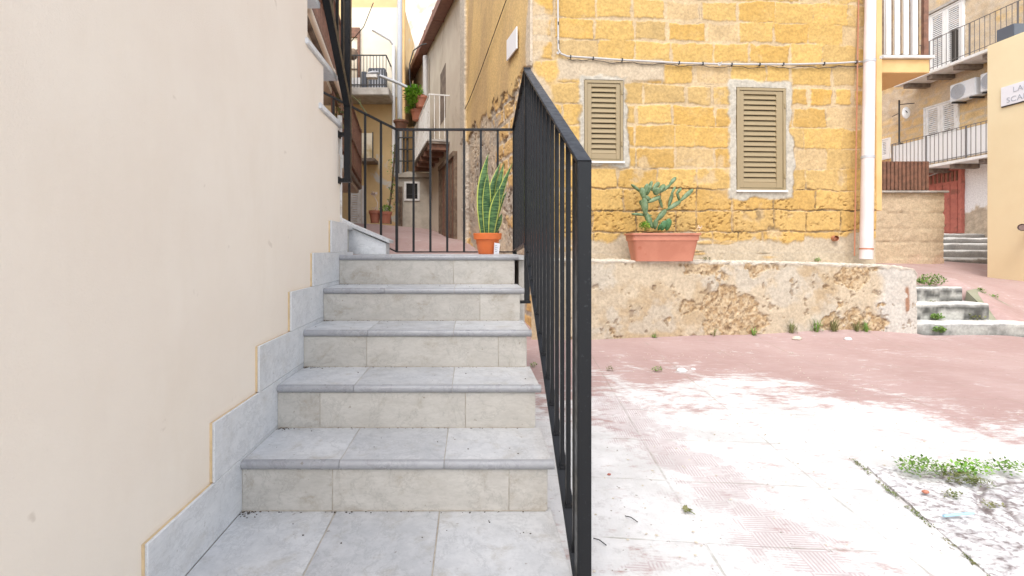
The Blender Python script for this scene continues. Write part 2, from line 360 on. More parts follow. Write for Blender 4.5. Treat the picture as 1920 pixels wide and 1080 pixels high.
# joints of the 50 cm fields
def joint(o_, per, wd):
    f = m.math('ABSOLUTE', m.math('SUBTRACT', m.math('FRACT', m.math('DIVIDE', o_, per)), .5)); return m.rng(f, .5-wd/per, .5-wd/per*.45)
jn = m.math('MAXIMUM', joint(sx.outputs[0], .62, .006), joint(sx.outputs[1], .43, .0055))
jb = m.math('MULTIPLY', jn, m.rng(m.noise(3.4, 7, .75), .42, .62))
c = m.mix(m.math('MULTIPLY', jb, .5), c, (.25,.235,.17))
spk = m.math('MULTIPLY', m.rng(m.noise(48, 3, .5), .69, .74), .8); c = m.mix(spk, c, (.20,.17,.13))
m.color(c)
h = m.math('ADD', m.math('MULTIPLY', rr, .10), m.math('SUBTRACT', m.noise(60, 8, .7), jn)); m.bump(h, .4, .006)
M['plaza'] = m.m
tag(grid_mesh('pavement', GX, GY, GZ, M['plaza'], extra={'Wm': Wm, 'Rib': Rib}), 'pink painted paving worn white, sloping up into both alleys', kind='structure')

# rough concrete patch with the ring of a covered manhole
pu = np.linspace(0, 1, 260); pv = np.linspace(0, 1, 200); PU, PV = np.meshgrid(pu, pv)
ax, ay = 1.56-.2*(1-PV)*.0, 0
def gp(px, py):
    Y = 3.0
    for _ in range(30): x_ = (px-882)*Y/907; Y = -g(x_, Y)*907/(py-468)
    return (px-882)*Y/907, Y, g((px-882)*Y/907, Y)
q00 = np.array(gp(1864, 1090)[:2]); q01 = np.array(gp(1626, 877)[:2]); q11 = np.array(gp(2000, 905)[:2])
PX = q00[0]+PV*(q01-q00)[0]+PU*(q11-q01)[0]*1.4; PY = q00[1]+PV*(q01-q00)[1]+PU*(q11-q01)[1]*1.4
PZ = gz(PX, PY)
d = np.hypot(PX-2.28, (PY-1.62)*1.0)
ringg = np.exp(-((d-.40)/.012)**2)+.8*np.exp(-((d-.33)/.008)**2)
rb = fbm(PX, PY, 22, 5, 3); ro = np.abs(fbm(PX*1, PY*1, 9, 4, 8)-.5)*2; swirl = np.sin((d*70+6*fbm(PX, PY, 4, 3, 2)))*.5+.5
f3 = fbm(PX, PY*1.5, 60, 4, 66)
PZ = PZ+.008+(rb-.5)*.010-ringg*.008+ro*.002+(f3-.5)*.006+swirl*.002*sst(.40,.3,d)
grv = np.clip(sst(.5,.68,rb)*.45+ringg*.7+sst(.12,.02,ro)*.25+sst(.56,.66,f3)*.6+swirl*.2*sst(.42,.36,d)+.4*np.exp(-(((PX-2.6)/.35)**2+((PY-1.5)/.22)**2)), 0, 1)[..., None]
prgb = lerp(np.array([.66,.65,.645]), np.array([.22,.185,.18]), grv)
pt = grid_mesh('concrete_patch', PX, PY, PZ, mcol('rough_patch_concrete', bsc=140), prgb, skirt=(0,0,-.05)); tag(pt, 'rough whitened concrete patch over a round manhole cover', kind='structure')

# ================================================================ left house wall
XW = -.789
out = [(-3,-1.3),(2.93,-1.3),(2.93,.575),(2.885,.575),(2.885,.735),(2.60,.735),(2.60,.985),(2.345,.985),(2.345,1.235),(2.335,1.235),(2.335,2.1),(-3,2.1)]
lh = empty('rendered_house', (XW, 0, -1), 'smooth beige rendered house wall filling the left side beside the stairs', 'house')
b = MB(); b.prism([(XW, y, z) for y, z in out], (-.16, 0, 0)); b.build('wall', M['left'], lh, bevel=.004)
MB().box((-4,-3,-1.3),(XW-.165,2.2,2.05)).build('house_body', M['left'], lh)
for (ya, yb, zt) in ((2.515, 2.93, .765), (2.31, 2.83, 1.015), (2.08, 2.50, 1.275)):
    MB().box((-1.75, ya, zt-.03),(XW+.014, yb, zt)).build('marble_ledge', M['skirt'], lh, bevel=.003)
for (y0, y1, zt) in ((2.61,2.9,.56),(2.36,2.59,.73),(1.9,2.34,.98)):
    MB().box((-1.7, y0, -1.2),(XW-.165, y1, zt)).build('step_core', M['left'], lh)

# ================================================================ staircase
SX0, SX1 = -.772, .284
NY = [2.842-.2995*0, 2.52, 2.222, 1.923, 1.6235]        # front of each nosing, top step first
NY = [2.842, 2.535, 2.231, 1.927, 1.6235]
NZ = [-.0335-.17*i for i in range(6)]
st = empty('stairs', (0, 1.6, -1.0), 'outdoor flight of six pale marble steps with grey rounded nosings', 'stairs')
def slabs(y0, y1, z, joints, th=.028, name='tread', mat='tread'):
    e = [SX0]+joints+[SX1-.006 if name == 'tread' else SX1-.022]
    mb = MB()
    for a_, b_ in zip(e[:-1], e[1:]): mb.box((a_+.0012, y0, z-th),(b_-.0012, y1, z))
    return mb
random.seed(3)
for i, (y, z) in enumerate(zip(NY, NZ)):
    yb = NY[i-1]+.02 if i else 3.72
    j = [-.455+random.uniform(-.02,.02), -.088+random.uniform(-.015,.015)]
    if i == 0:
        mb = MB()
        for a_, b_ in ((SX0,j[0]),(j[0],j[1]),(j[1],.33)):
            mb.box((a_+.0012, y+.022, z-.028),(b_-.0012, 3.30, z)).box((a_+.0012, 3.3025, z-.028),(b_-.0012, 3.78, z))
    else: mb = slabs(y+.022, yb, z, j)
    mb.build('tread', M['tread'], st, bevel=.0012, seg=1)
    mb = MB(); e = [SX0]+j+[SX1]                        # half round nosing
    for a_, b_ in zip(e[:-1], e[1:]):
        prof = [(y+.0215, z+.0005)]+[(y+.014-.014*math.sin(t), z-.0145+.015*math.cos(t)) for t in [math.pi*k/10 for k in range(11)]]+[(y+.0215, z-.0295)]
        n = len(prof); x0 = a_+.001; x1 = b_-.001
        mb.add([(x0,p,q) for p,q in prof]+[(x1,p,q) for p,q in prof], [tuple(range(n)), tuple(range(2*n-1,n-1,-1))]+[(k,k+n,(k+1)%n+n,(k+1)%n) for k in range(n)], True)
    mb.build('nosing', M['nosing'], st)
    jr = [SX0+(.30 if i % 2 == 0 else .17)+random.uniform(-.02,.02), -.02 if i % 2 else .13]
    if i == 0: jr = [-.1]
    if i == 1: jr = [.05]
    zb = NZ[i+1]
    slabs(y+.012, y+.03, z-.0295, sorted(jr), th=.17-.0295-.0015, name='riser').build('riser', M['riser'], st, bevel=.001, seg=1)
    MB().box((SX0, y+.0085, zb+.0003),(SX1-.03, y+.0118, zb+.0028)).build('grout_line', M['grout'], st)
    MB().box((SX0-.0004, y+.0136, -1.2),(SX1-.03, (NY[i-1]+.018 if i else 3.7), z-.0018)).build('step_core', M['grout'], st)
mb = MB()
for a_, b_ in ((SX0,-.455),(-.452,-.105),(-.102,.276)): mb.box((a_, .55, -.912),(b_-.0012, 1.66, -.884))
mb.build('tread', M['tread'], st, bevel=.0012, seg=1)
MB().box((SX0-.0004, .56, -1.2),(.26, 1.65, -.8858)).build('step_core', M['grout'], st)
MB().box((.29, 2.9, -1.2),(.325, 3.76, -.065)).build('landing_side', M['riser'], st)
# second flight: first step to the left of the landing and its sloping kerb
MB().box((-1.6, 2.95, -.5),(-.855, 3.40, .135)).build('riser', M['riser'], st)
MB().box((-1.6, 2.94, .137),(-.835, 3.44, .167)).build('tread', M['tread'], st, bevel=.003)
mb = MB(); mb.prism([(-.60,3.44,-.033),(-.60,3.44,.045),(-.86,3.44,.160),(-1.6,3.44,.53),(-1.6,3.44,-.033)], (0,.15,0)); mb.build('kerb', M['skirt'], st, bevel=.002)
mb = MB(); mb.prism([(-.575,3.42,.045),(-.575,3.42,.068),(-.86,3.42,.188),(-1.6,3.42,.558),(-1.6,3.42,.535),(-.86,3.42,.163)], (0,.2,0)); mb.build('kerb_cap', M['tread'], st, bevel=.002)
# skirting tiles stepping up the wall
SK = [(1.159,-.706,.8),(1.462,-.524,.8),(1.773,-.354,.8),(2.09,-.182,.8),(2.382,-.0158,.8),(2.69,.163,.35)]
for i, (y, zt, ln) in enumerate(SK):
    zbt = SK[i-1][1]+.0012 if i else zt-.178
    o = MB().box((SX0-.0085, y, zbt),(SX0-.0006, y+ln, zt)).build('skirting_tile', M['skirt'], st, bevel=.001, seg=1)
    MB().box((XW-.002, y+.001, zbt),(SX0-.009, y+ln-.001, zt-.002)).build('raw_edge', M['adhesive'], o)

# ================================================================ railings
def rx(Y): return .287+.01433*Y
zt = lambda Y: .2436+(1.05-.2436)/(2.80-1.315)*(Y-1.315)     # handrail top
zl = lambda Y: -.885+(.030+.885)/(2.80-1.42)*(Y-1.42)          # lower rail
rl = empty('stair_railing', (rx(1.315), 1.315, -1.0), 'black steel balustrade with square bars climbing beside the marble stairs', 'railing')
mb = MB(); mb.bar((rx(1.315),1.315,-1.0),(rx(1.315),1.315,.2436-.004), .038, .038, up=(0,1,0)); mb.build('post', M['black'], rl, bevel=.002)
mb = MB(); mb.bar((rx(1.30),1.297,.2436-.010),(rx(2.80),2.80,1.05-.009), .040, .012); mb.build('handrail', M['black'], rl, bevel=.002)
mb = MB(); mb.bar((rx(1.335),1.335,zl(1.335)),(rx(2.80),2.80,.03), .036, .010); mb.build('lower_rail', M['black'], rl, bevel=.0015)
ZE, YE = .93, 3.72
mb = MB(); mb.bar((rx(2.8),2.785,1.045),(rx(YE),YE+.02,ZE), .040, .012); mb.build('handrail', M['black'], rl, bevel=.002)
mb = MB(); mb.bar((rx(2.8),2.80,.034),(rx(YE),YE,-.012), .036, .010); mb.build('lower_rail', M['black'], rl, bevel=.0015)
Y = 1.42
while Y < 2.78:
    mb = MB(); mb.bar((rx(Y),Y,zl(Y)+.004),(rx(Y),Y,zt(Y)-.016), .014, .014, up=(0,1,0))
    mb.box((rx(Y)-.011,Y-.010,zl(Y)+.002),(rx(Y)+.011,Y+.010,zl(Y)+.012)); mb.build('baluster', M['black'], rl); Y += .109
Y = 2.90
while Y < YE-.05:
    t = (Y-2.8)/(YE-2.8); mb = MB(); mb.bar((rx(Y),Y,.034-t*.046),(rx(Y),Y,1.04+(ZE-1.045)*t), .014, .014, up=(0,1,0)); mb.build('baluster', M['black'], rl); Y += .109
mb = MB(); mb.bar((rx(2.80),2.80,-.31),(rx(2.80),2.80,1.035), .03, .03, up=(0,1,0)); mb.box((rx(2.8)-.06,2.78,-.31),(rx(2.8)+.02,2.82,-.295)); mb.build('post', M['black'], rl, bevel=.001)
CXn = -.566
mb = MB(); mb.bar((rx(YE)+.01,YE,ZE-.008),(CXn-.01,YE,ZE-.008), .03, .016); mb.build('handrail', M['black'], rl, bevel=.002)
mb = MB(); mb.bar((CXn,YE,ZE-.008),(-1.75,YE,ZE-.008+.505*(1.75+CXn)), .03, .016, up=(0,0,1)); mb.build('handrail', M['black'], rl, bevel=.002)
mb = MB(); mb.bar((rx(YE),YE,-.018),(CXn,YE,-.018), .03, .010); mb.build('lower_rail', M['black'], rl)
mb = MB(); mb.bar((CXn,YE,-.018),(-1.75,YE,-.018+.505*(1.75+CXn)), .03, .010); mb.build('lower_rail', M['black'], rl)
x = CXn; k = 0
while x < rx(YE)-.03:
    wd = .02 if k == 0 else .0165
    mb = MB(); mb.bar((x,YE,-.018),(x,YE,ZE-.014), wd, wd, up=(0,1,0)); mb.build('baluster', M['black'], rl); x += .1293; k += 1
mb = MB(); mb.bar((rx(YE),YE,-.2),(rx(YE),YE,ZE-.01), .03, .03, up=(0,1,0)); mb.build('post', M['black'], rl, bevel=.001)
for k in range(1, 9):
    x = CXn-.1215*k; dz = .505*.1215*k
    mb = MB(); mb.bar((x,YE,-.018+dz),(x,YE,ZE-.012+dz), .0165, .0165, up=(0,1,0)); mb.build('baluster', M['black'], rl)
# returning flight's railing, fixed to the end of the left wall
ur = empty('upper_stair_railing', (-.735, 2.9, .41), 'black steel railing rising overhead at the end of the beige wall, fixed by brackets', 'railing')
XR2 = -.735
mb = MB(); mb.bar((XR2,2.90,.41),(XR2,2.90,2.0), .038, .038, up=(0,1,0)); mb.build('post', M['black'], ur, bevel=.002)
mb = MB(); mb.bar((XR2,2.89,.87),(XR2,2.20,.87+.69*.985), .038, .045); mb.build('lower_rail', M['black'], ur, bevel=.002)
for Y in (2.78,2.67,2.56,2.45,2.34): mb = MB(); mb.bar((XR2,Y,.87+(2.89-Y)*.985),(XR2,Y,2.1), .016, .016, up=(0,1,0)); mb.build('baluster', M['black'], ur)
for zz in (.69,.415): mb = MB(); mb.box((-.80,2.885,zz-.011),(XR2+.02,2.925,zz+.011)); mb.box((-.792,2.88,zz-.02),(-.783,2.93,zz+.02)); mb.build('bracket', M['black'], ur, bevel=.001)
pp = empty('wall_pipe', (-.80, 2.96, .2), 'short pale pipe with a socket running down the end of the beige wall', 'pipe')
mb = MB(); mb.tube([(-.80,2.965,.15),(-.80,2.965,.82)], .014, 12); mb.build('pipe', M['whitedirty'], pp)
mb = MB(); mb.tube([(-.80,2.965,.50),(-.80,2.965,.58)], .021, 12); mb.build('socket', M['whitedirty'], pp)
# ================================================================ brick house
PH = .07; A = Vector((.69, 5.35, 0))
FD = frame(A, (1, PH)); nf = math.hypot(1, PH)
def onf(px, Y0=5.301):
    r_ = (px-882)/907; Y = Y0/(1-PH*r_); X = r_*Y; return (X-.69)*nf, Y       # u along the facade, depth
def zz(py, Y): return (468-py)*Y/907
UE = onf(1640)[0]
wins = []
for (a_, b_, t_, bo) in ((1095,1167,152,303),(1380,1471,166,357)):
    ua, Ya = onf(a_); ub, Yb_ = onf(b_); Ym = (Ya+Yb_)/2; wins.append((ua, ub, zz(bo, Ym), zz(t_, Ym)))
rs = np.random.RandomState(11)
CH = .2385
def facade(U, Z):
    wob = (fbm(U, Z, 3, 3, 40)-.5)*.05
    Uw = U+(fbm(U, Z, 9, 4, 1)-.5)*.032; Zw = Z+(fbm(U, Z, 8, 4, 2)-.5)*.034+U*-.005+wob
    row = np.floor((Zw+1)/CH).astype(int); fz = ((Zw+1)/CH-row)*CH
    ci = np.zeros_like(row); du = np.full(U.shape, 9.); ln = np.zeros_like(U)
    for r_ in range(row.min(), row.max()+1):
        e = [-.6+rs.uniform(-.3, 0)]
        while e[-1] < UE+1: e.append(e[-1]+rs.choice([.30,.42,.46,.50,.38,.24], p=[.12,.3,.25,.18,.1,.05]))
        e = np.array(e); mk = row == r_; k = np.searchsorted(e, Uw[mk])-1; k = np.clip(k, 0, len(e)-2)
        du[mk] = np.minimum(Uw[mk]-e[k], e[k+1]-Uw[mk]); ci[mk] = k+r_*57
    dz = np.minimum(fz, CH-fz)
    ed = np.minimum(du, dz)                                   # distance to the block's edge
    rnd = (np.sin(ci*12.9898)*43758.5453) % 1; rnd2 = (np.sin(ci*78.233+1.3)*24634.6345) % 1; rnd3 = (np.sin(ci*39.425+4.1)*15731.7) % 1
    low = sst(.80, .60, Z+(fbm(U, Z, 1.2, 3, 9)-.5)*.45)                        # eroded lower courses
    big = fbm(U, Z, 1.1, 4, 21); med = fbm(U, Z, 5, 5, 22); fine = fbm(U, Z, 28, 4, 23)
    mw = lerp(-.001+.026*sst(.32,.72,fbm(U, Z, 2.2, 3, 33)), .007, low)+ (rnd3-.5)*.014*(1-low)        # half width of the mortar
    blk = sst(mw-.004, mw+.005, ed+(fine-.5)*.020)
    lost = (1-sst(.07, .14, rnd2))*(1-low)                    # a few blocks wholly rendered over
    smear = sst(.60, .68, med*.5+big*.5); blk = blk*(1-smear*.7)*(1-lost*.7)
    ca = np.array([.62,.375,.10]); cb = np.array([.64,.41,.13]); cc = np.array([.54,.36,.14]); cd = np.array([.58,.335,.075])
    t = rnd[..., None]
    c = np.where(t < .5, lerp(ca, cb, t*2), lerp(cb, cc, (t-.5)*2)); c = lerp(c, cd, (rnd3[..., None] > .72)*.65)
    c = c*(.645+.20*fbm(U, Z*1.8, 16, 5, 5))[..., None]*(.93+.16*rnd2[..., None])
    c = lerp(c, np.array([.50,.33,.12]), (sst(.5,.75,fbm(U, Z, 7, 5, 77))*.45)[..., None])
    c = lerp(c, np.array([.50,.31,.10]), (low*.35)[..., None])
    mort = lerp(np.array([.50,.37,.215]), np.array([.44,.325,.19]), (sst(.35,.65,fbm(U, Z, 6, 5, 61)))[..., None])
    mort = lerp(mort, np.array([.10,.07,.04]), ((low*sst(.45,.6,fbm(U,Z,6,3,70)))*.75)[..., None])
    rgb = lerp(mort, c, blk[..., None])
    pit = sst(.56,.72,fbm(U, Z*1.7, 30, 5, 91))*low*blk*sst(.42,.6,fbm(U,Z,5,3,97))
    H = blk*lerp(.007, .022, low)+blk*(rnd2-.5)*lerp(.005,.016,low)+(fine-.5)*.007+(med-.5)*.014-pit*.014
    rgb = lerp(rgb, rgb*np.array([.50,.42,.34]), (pit*.6)[..., None])
    crack = sst(.007,.0,np.abs(ed-mw*.6+(fine-.5)*.012))*sst(.62,.68,fbm(U, Z, 4, 5, 95))*(1-low)
    rgb = lerp(rgb, np.array([.15,.11,.07]), (crack*.55)[..., None])
    # render bands: foot of the wall, corner, lintel patch above the left shutter
    nz = (fbm(U, Z, 5, 5, 51)-.5)
    foot = sst(.145, .10, Z+nz*.22+.02*np.sin(U*3))*(1-.75*sst(.62,.72,fbm(U*.6,Z*4,3,3,88)))
    corner = sst(.16, .09, U+nz*.30+.07*np.sin(Z*7))*sst(.7,1.1,Z)*.75
    u0 = onf(1045)[0]; u1 = onf(1245)[0]; zA = zz(150,5.38); zB = zz(112,5.38)
    d_ = np.maximum(np.maximum(u0-U, U-u1), np.maximum(zA-Z, Z-zB)); lint = sst(.03, -.01, d_+nz*.09)
    g1 = np.array([.43,.36,.27])*(.85+.3*fbm(U, Z, 12, 5, 53))[..., None]
    g2 = np.array([.47,.375,.26])*(.88+.24*fbm(U, Z, 9, 5, 54))[..., None]
    rgb = lerp(rgb, g1, (foot*.9)[..., None]); rgb = lerp(rgb, g2, corner[..., None]); rgb = lerp(rgb, g2*.96, lint[..., None])
    fl = np.maximum(np.maximum(foot, corner), lint); H = lerp(H, .012+(fine-.5)*.007+nz*.02, fl)
    for i, (a_, b_, z0, z1) in enumerate(wins):
        d_ = np.maximum(np.maximum(a_-U, U-b_), np.maximum(z0-Z, Z-z1)); bw = (.062, .090)[i]
        s_ = sst(bw+.015, bw-.02, d_+(fbm(U, Z, 5, 5, 60+i)-.5)*.13); pale = np.array([.42,.38,.31])*(.85+.28*fbm(U, Z, 14, 5, 57))[..., None]
        rgb = lerp(rgb, pale, s_[..., None]); H = lerp(H, .018+(fine-.5)*.010+(med-.5)*.02, s_)
        edge_ = np.exp(-((d_+(fbm(U, Z, 5, 5, 60+i)-.5)*.13-bw)/.012)**2)*sst(.45,.6,fbm(U,Z,4,3,64)); rgb = lerp(rgb, rgb*.55, edge_[..., None]*.7)
        ins = sst(.004, -.004, d_); H = lerp(H, -.035, ins)
    return H, rgb
bh = empty('block_house', (A.x, A.y, -1), 'house of orange yellow stone blocks with two tan louvred shutters', 'house')
hf('wall', FD, 0, UE, -.6, 3.02, .0088, facade, M['stone'], bh)
# the face along the alley
DA = Vector((-.223, 1, 0)); FA = frame(A, DA); SA = -1                 # n of FA points into the house
LA = 3.62*1.0246
def alleyface(U, Z):
    big = fbm(U, Z, .9, 4, 3); med = fbm(U, Z, 4, 5, 4); fine = fbm(U, Z, 25, 4, 6)
    streak = fbm(U*1.6+Z*.5, Z*.55, 1.6, 6, 14)
    gold = lerp(np.array([.62,.43,.185]), np.array([.48,.33,.16]), sst(.35,.7,streak)[..., None])*(.92+.15*med[..., None])
    zb = 2.05+.05*np.sin(U*5)+(med-.5)*.45-.02*U
    torn = sst(.02, -.02, Z-zb)
    row = np.floor(Z/.24); e = .44; ph = (row % 2)*.22; bx_ = np.abs(((U+ph)/e) % 1-.5)*e; bz = np.abs((Z/.24) % 1-.5)*.24
    ed = np.minimum(e/2-bx_, .12-bz); blk = sst(.02,.04,ed+(med-.5)*.05)*sst(.49,.56,fbm(U,Z,1.6,4,33)-.14*sst(.9,2.2,U)+.03)*.8
    st_ = np.array([.62,.38,.12])*(.85+.3*fine[..., None]); gr = lerp(np.array([.52,.43,.32]), np.array([.40,.345,.28]), sst(.4,.6,fbm(U,Z,3,5,7))[..., None])
    lowc = lerp(gr, st_, blk[..., None])
    hole = sst(.62,.70,fbm(U, Z, 11, 4, 18))*sst(.42,.56,fbm(U,Z,1.2,3,19)); lowc = lerp(lowc, np.array([.17,.12,.08]), hole[..., None]*.75)
    rgb = lerp(gold, lowc, torn[..., None]); H = lerp(.03+(fine-.5)*.003, (fine-.5)*.02+blk*.012-hole*.02+(med-.5)*.03, torn)
    dk = np.exp(-((Z-zb)/.022)**2)*sst(.45,.6,fbm(U,Z,3,3,29)); rgb = lerp(rgb, np.array([.12,.09,.06]), dk[..., None]*.75)
    pl = sst(LA-.42, LA-.38, U+(med-.5)*.1); rgb = lerp(rgb, np.array([.50,.445,.37])*(.75+.45*fine[..., None]), pl[..., None]); H = H+pl*.05
    cn = sst(.16,.08,U+(med-.5)*.2)*sst(.9,1.3,Z); rgb = lerp(rgb, np.array([.53,.44,.33])*(.85+.3*fine[...,None]), cn[..., None])
    return H, rgb
hf('wall', FA, .0, LA, -1.0, 5.2, .013, alleyface, M['stone'], bh, outsign=-1, top=lambda u: 3.02+(5.2-3.02)*u/LA)
# core of the house behind both faces
nfv = Vector((PH, -1, 0)).normalized(); DAn = DA.normalized(); nav = Vector((DAn.y, -DAn.x, 0))
c0 = A-nfv*.06+nav*.06; c1 = FD(UE, 0)-nfv*.06-Vector((.02,0,0)); c2 = c1+Vector((.15,4.0,0)); c3 = FA(LA, 0)+nav*.06
mb = MB(); mb.prism([(p.x, p.y, -1.2) for p in (c0, c1, c2, c3)], (0, 0, 4.15)); mb.build('house_body', M['peach'], bh)
mb = MB(); k0 = c0+DAn*.05; mb.prism([(k0.x,k0.y,2.96),(k0.x,k0.y,3.0),(c3.x,c3.y,5.15),(c3.x,c3.y,2.96)], (1.6,0,0)); mb.build('upper_storey', M['peach'], bh)
mb = MB(); mb.fbox(FD, UE, UE+.075, zz(395,5.63), 3.04, -.3, .02); mb.build('corner_strip', M['peach'], bh, bevel=.004)
# louvred shutters
def shutter(F, u0, u1, z0, z1, n, mat, parent, nsl, fw=.05, sill='white', s=1, dbl=False, sc=1, stile_r=None):
    fr = MB(); t = .027*sc
    for (a_, b_, c_, d_) in ((u0,u0+t*1.1,z0,z1),(u1-t*1.1,u1,z0,z1),(u0+t*1.1,u1-t*1.1,z1-t*1.1,z1),(u0+t*1.1,u1-t*1.1,z0,z0+t*.8)): fr.fbox(F, a_, b_, c_, d_, s*(n-.05*sc), s*n)
    wo = fr.build('window', mat, parent, bevel=.0015*sc, seg=1)
    MB().fbox(F, u0+.01, u1-.01, z0+.01, z1-.01, s*(n-.048*sc), s*(n-.044*sc)).build('dark_gap', M['dark'], wo)
    spans = [(u0+t*1.2, u1-t*1.2)] if not dbl else [(u0+t*1.2, (u0+u1)/2-.003), ((u0+u1)/2+.003, u1-t*1.2)]
    for (a_, b_) in spans:
        w_ = fw; wr = stile_r or fw; lf = MB(); k = s*(n-.036*sc); k2 = s*(n-.008*sc); za = z0+t*1.0; zb = z1-t*1.25
        for q in ((a_,a_+w_,za,zb),(b_-wr,b_,za,zb),(a_+w_,b_-wr,zb-w_*.75,zb),(a_+w_,b_-wr,za,za+w_*1.25)): lf.fbox(F, *q, k, k2)
        lo = lf.build('shutter_leaf', mat, wo, bevel=.002*sc, seg=1)
        sm = MB(); zs0 = za+w_*1.25; zs1 = zb-w_*.75; p_ = (zs1-zs0)/nsl
        for i in range(nsl):
            zc = zs0+p_*i; ua = a_+w_; ub = b_-wr
            vs = [F(ua,zc+.1*p_,s*(n-.010*sc)),F(ub,zc+.1*p_,s*(n-.010*sc)),F(ub,zc+p_*.90,s*(n-.028*sc)),F(ua,zc+p_*.90,s*(n-.028*sc)),
                  F(ua,zc+.0*p_,s*(n-.014*sc)),F(ub,zc+.0*p_,s*(n-.014*sc)),F(ub,zc+p_*.82,s*(n-.034*sc)),F(ua,zc+p_*.82,s*(n-.034*sc))]
            sm.add(vs, [(0,1,2,3),(4,7,6,5),(0,4,5,1),(3,2,6,7),(0,3,7,4),(1,5,6,2)])
        sm.build('louvres', mat, wo)
    if sill:
        MB().fbox(F, u0-.015, u1+.012, z0-.022*sc, z0-.002, s*(n-.10), s*(n+.022)).build('sill', M[sill], wo, bevel=.002, seg=1)
    return wo
for i, (a_, b_, z0, z1) in enumerate(wins):
    wo = shutter(FD, a_, b_, z0, z1, .024, M['shutter'], bh, (13, 17)[i], fw=(.048,.05)[i], stile_r=(.045,.075)[i])
    for q in (.22, .86) if i == 0 else (.14, .83):
        zc = z0+(z1-z0)*q; mb = MB(); mb.fbox(FD, b_-.022, b_-.006, zc-.03, zc+.03, .022, .034); mb.build('hinge', M['shutter'] if i else M['shutter'], wo, bevel=.002, seg=1)
# low wall in front of the house
A2 = Vector((.69, 4.951+.07*.69, 0)); FL = frame(A2, (1, PH)); 
def onl(px): return onf(px, 4.951)
UL = onl(1719)[0]
us = np.linspace(-.06, UL, 520); vs_ = np.linspace(0, 1.32, 160); U, V = np.meshgrid(us, vs_)
zt0 = np.interp(U, [0, 1.0, 2.6, 3.3, 3.9, UL-.05, UL], [-.098,-.11,-.128,-.15,-.168,-.20,-.26])
zb0 = -1.1; Hh = zt0-zb0; t = V/1.32
arc = t*(1.0+.42); fr_ = np.clip(arc, 0, 1.0)
Zc = zb0+np.clip(arc/1.0, 0, 1)*Hh; back = np.clip(arc-1.0, 0, 1)
rnd_ = sst(.95, 1.0, arc); 
med = fbm(U, Zc, 5, 5, 4); big = fbm(U, Zc, 1.7, 5, 12); fine = fbm(U, Zc+back, 30, 4, 6); f2 = fbm(U, Zc+back, 14, 4, 26)
bot = sst(-.45, -.9, Zc); topz = sst(.22, .0, zt0-Zc)
bias = .07*bot*np.exp(-((U-2.3)/1.0)**2)+.02*bot+.05*topz*sst(1.0,2.4,U)+.09*np.exp(-(((U-1.95)/.22)**2+((Zc+.55)/.18)**2))+.05*np.exp(-(((U-3.0)/.3)**2+((Zc+.35)/.12)**2))+.07*np.exp(-(((U-3.5)/.3)**2+((Zc+.34)/.09)**2))
exp_ = sst(.605, .635, big*.45+med*.45+f2*.10+bias)
stain = sst(.50,.66,fbm(U, Zc, 2.3, 5, 44)+.10*np.exp(-(((U-.85)/.2)**2+((Zc+.42)/.1)**2)))
c = lerp(np.array([.44,.365,.26]), np.array([.49,.40,.28]), big[..., None]); c = lerp(c, np.array([.38,.275,.155]), (stain*.7)[..., None])
c = lerp(c, np.array([.50,.485,.45]), (sst(UL-.5,UL-.36,U+(med-.5)*.2)*.75)[..., None])
c = lerp(c, np.array([.44,.41,.35]), (sst(.5,.62,fbm(U, Zc, 3, 5, 49))*.5)[..., None])
rb_ = lerp(np.array([.36,.245,.13]), np.array([.47,.36,.225]), sst(.4,.62,fbm(U, Zc, 34, 3, 15))[..., None])
rb_ = lerp(rb_, np.array([.13,.08,.04]), (sst(.58,.66,fbm(U, Zc, 44, 3, 16))*.6)[..., None])
c = lerp(c, rb_, exp_[..., None])
pits = sst(.72,.76,fbm(U, Zc, 13, 3, 71)); c = lerp(c, np.array([.20,.13,.07]), pits[..., None]*.55)
mark = np.exp(-(((U-(UL-.11))/.022)**2)**1)*sst(-.72,-.66,Zc)*sst(-.38,-.45,Zc); c = lerp(c, np.array([.26,.12,.06]), (np.clip(mark*1.6*sst(.4,.5,f2),0,1)*.9)[..., None])
cap = np.clip(sst(.045, .015, zt0-Zc+(f2-.5)*.05)+sst(.99,1.01,arc), 0, 1); c = lerp(c, np.array([.54,.49,.40])*(.72+.5*fine[..., None]), cap[..., None])
ek = np.exp(-((big*.45+med*.45+f2*.10+bias-.605)/.006)**2); c = lerp(c, c*.6, (ek*.5)[..., None])
H = (med-.5)*.02+(fine-.5)*lerp(.004,.03,exp_)-exp_*.016-pits*.009+cap*.008
Hn = H-.035*sst(.93,1.0,arc)**2*0
off = H-back; 
zz_ = Zc+np.where(arc > 1, (fine-.5)*.022+(f2-.5)*.02, 0)-.02*sst(.0,.03,-back+.03)*(arc>1)
o_ = FL(0,0,0); d_ = FL(1,0,0)-o_; n_ = FL(0,0,1)-o_
grid_mesh('low_wall', o_.x+U*d_.x+n_.x*off, o_.y+U*d_.y+n_.y*off, zz_, M['render'], c, skirt=None)
lw = bpy.data.objects['low_wall']; tag(lw, 'low crumbling plastered wall topped by rough concrete in front of the stone block house', 'wall')
mb = MB(); mb.fbox(FL, UL-.30, UL-.012, -1.1, -.285, -.5, -.03); b2 = mb.build('wall_end', M['greybeige']); lw_ = b2; b2.parent = lw

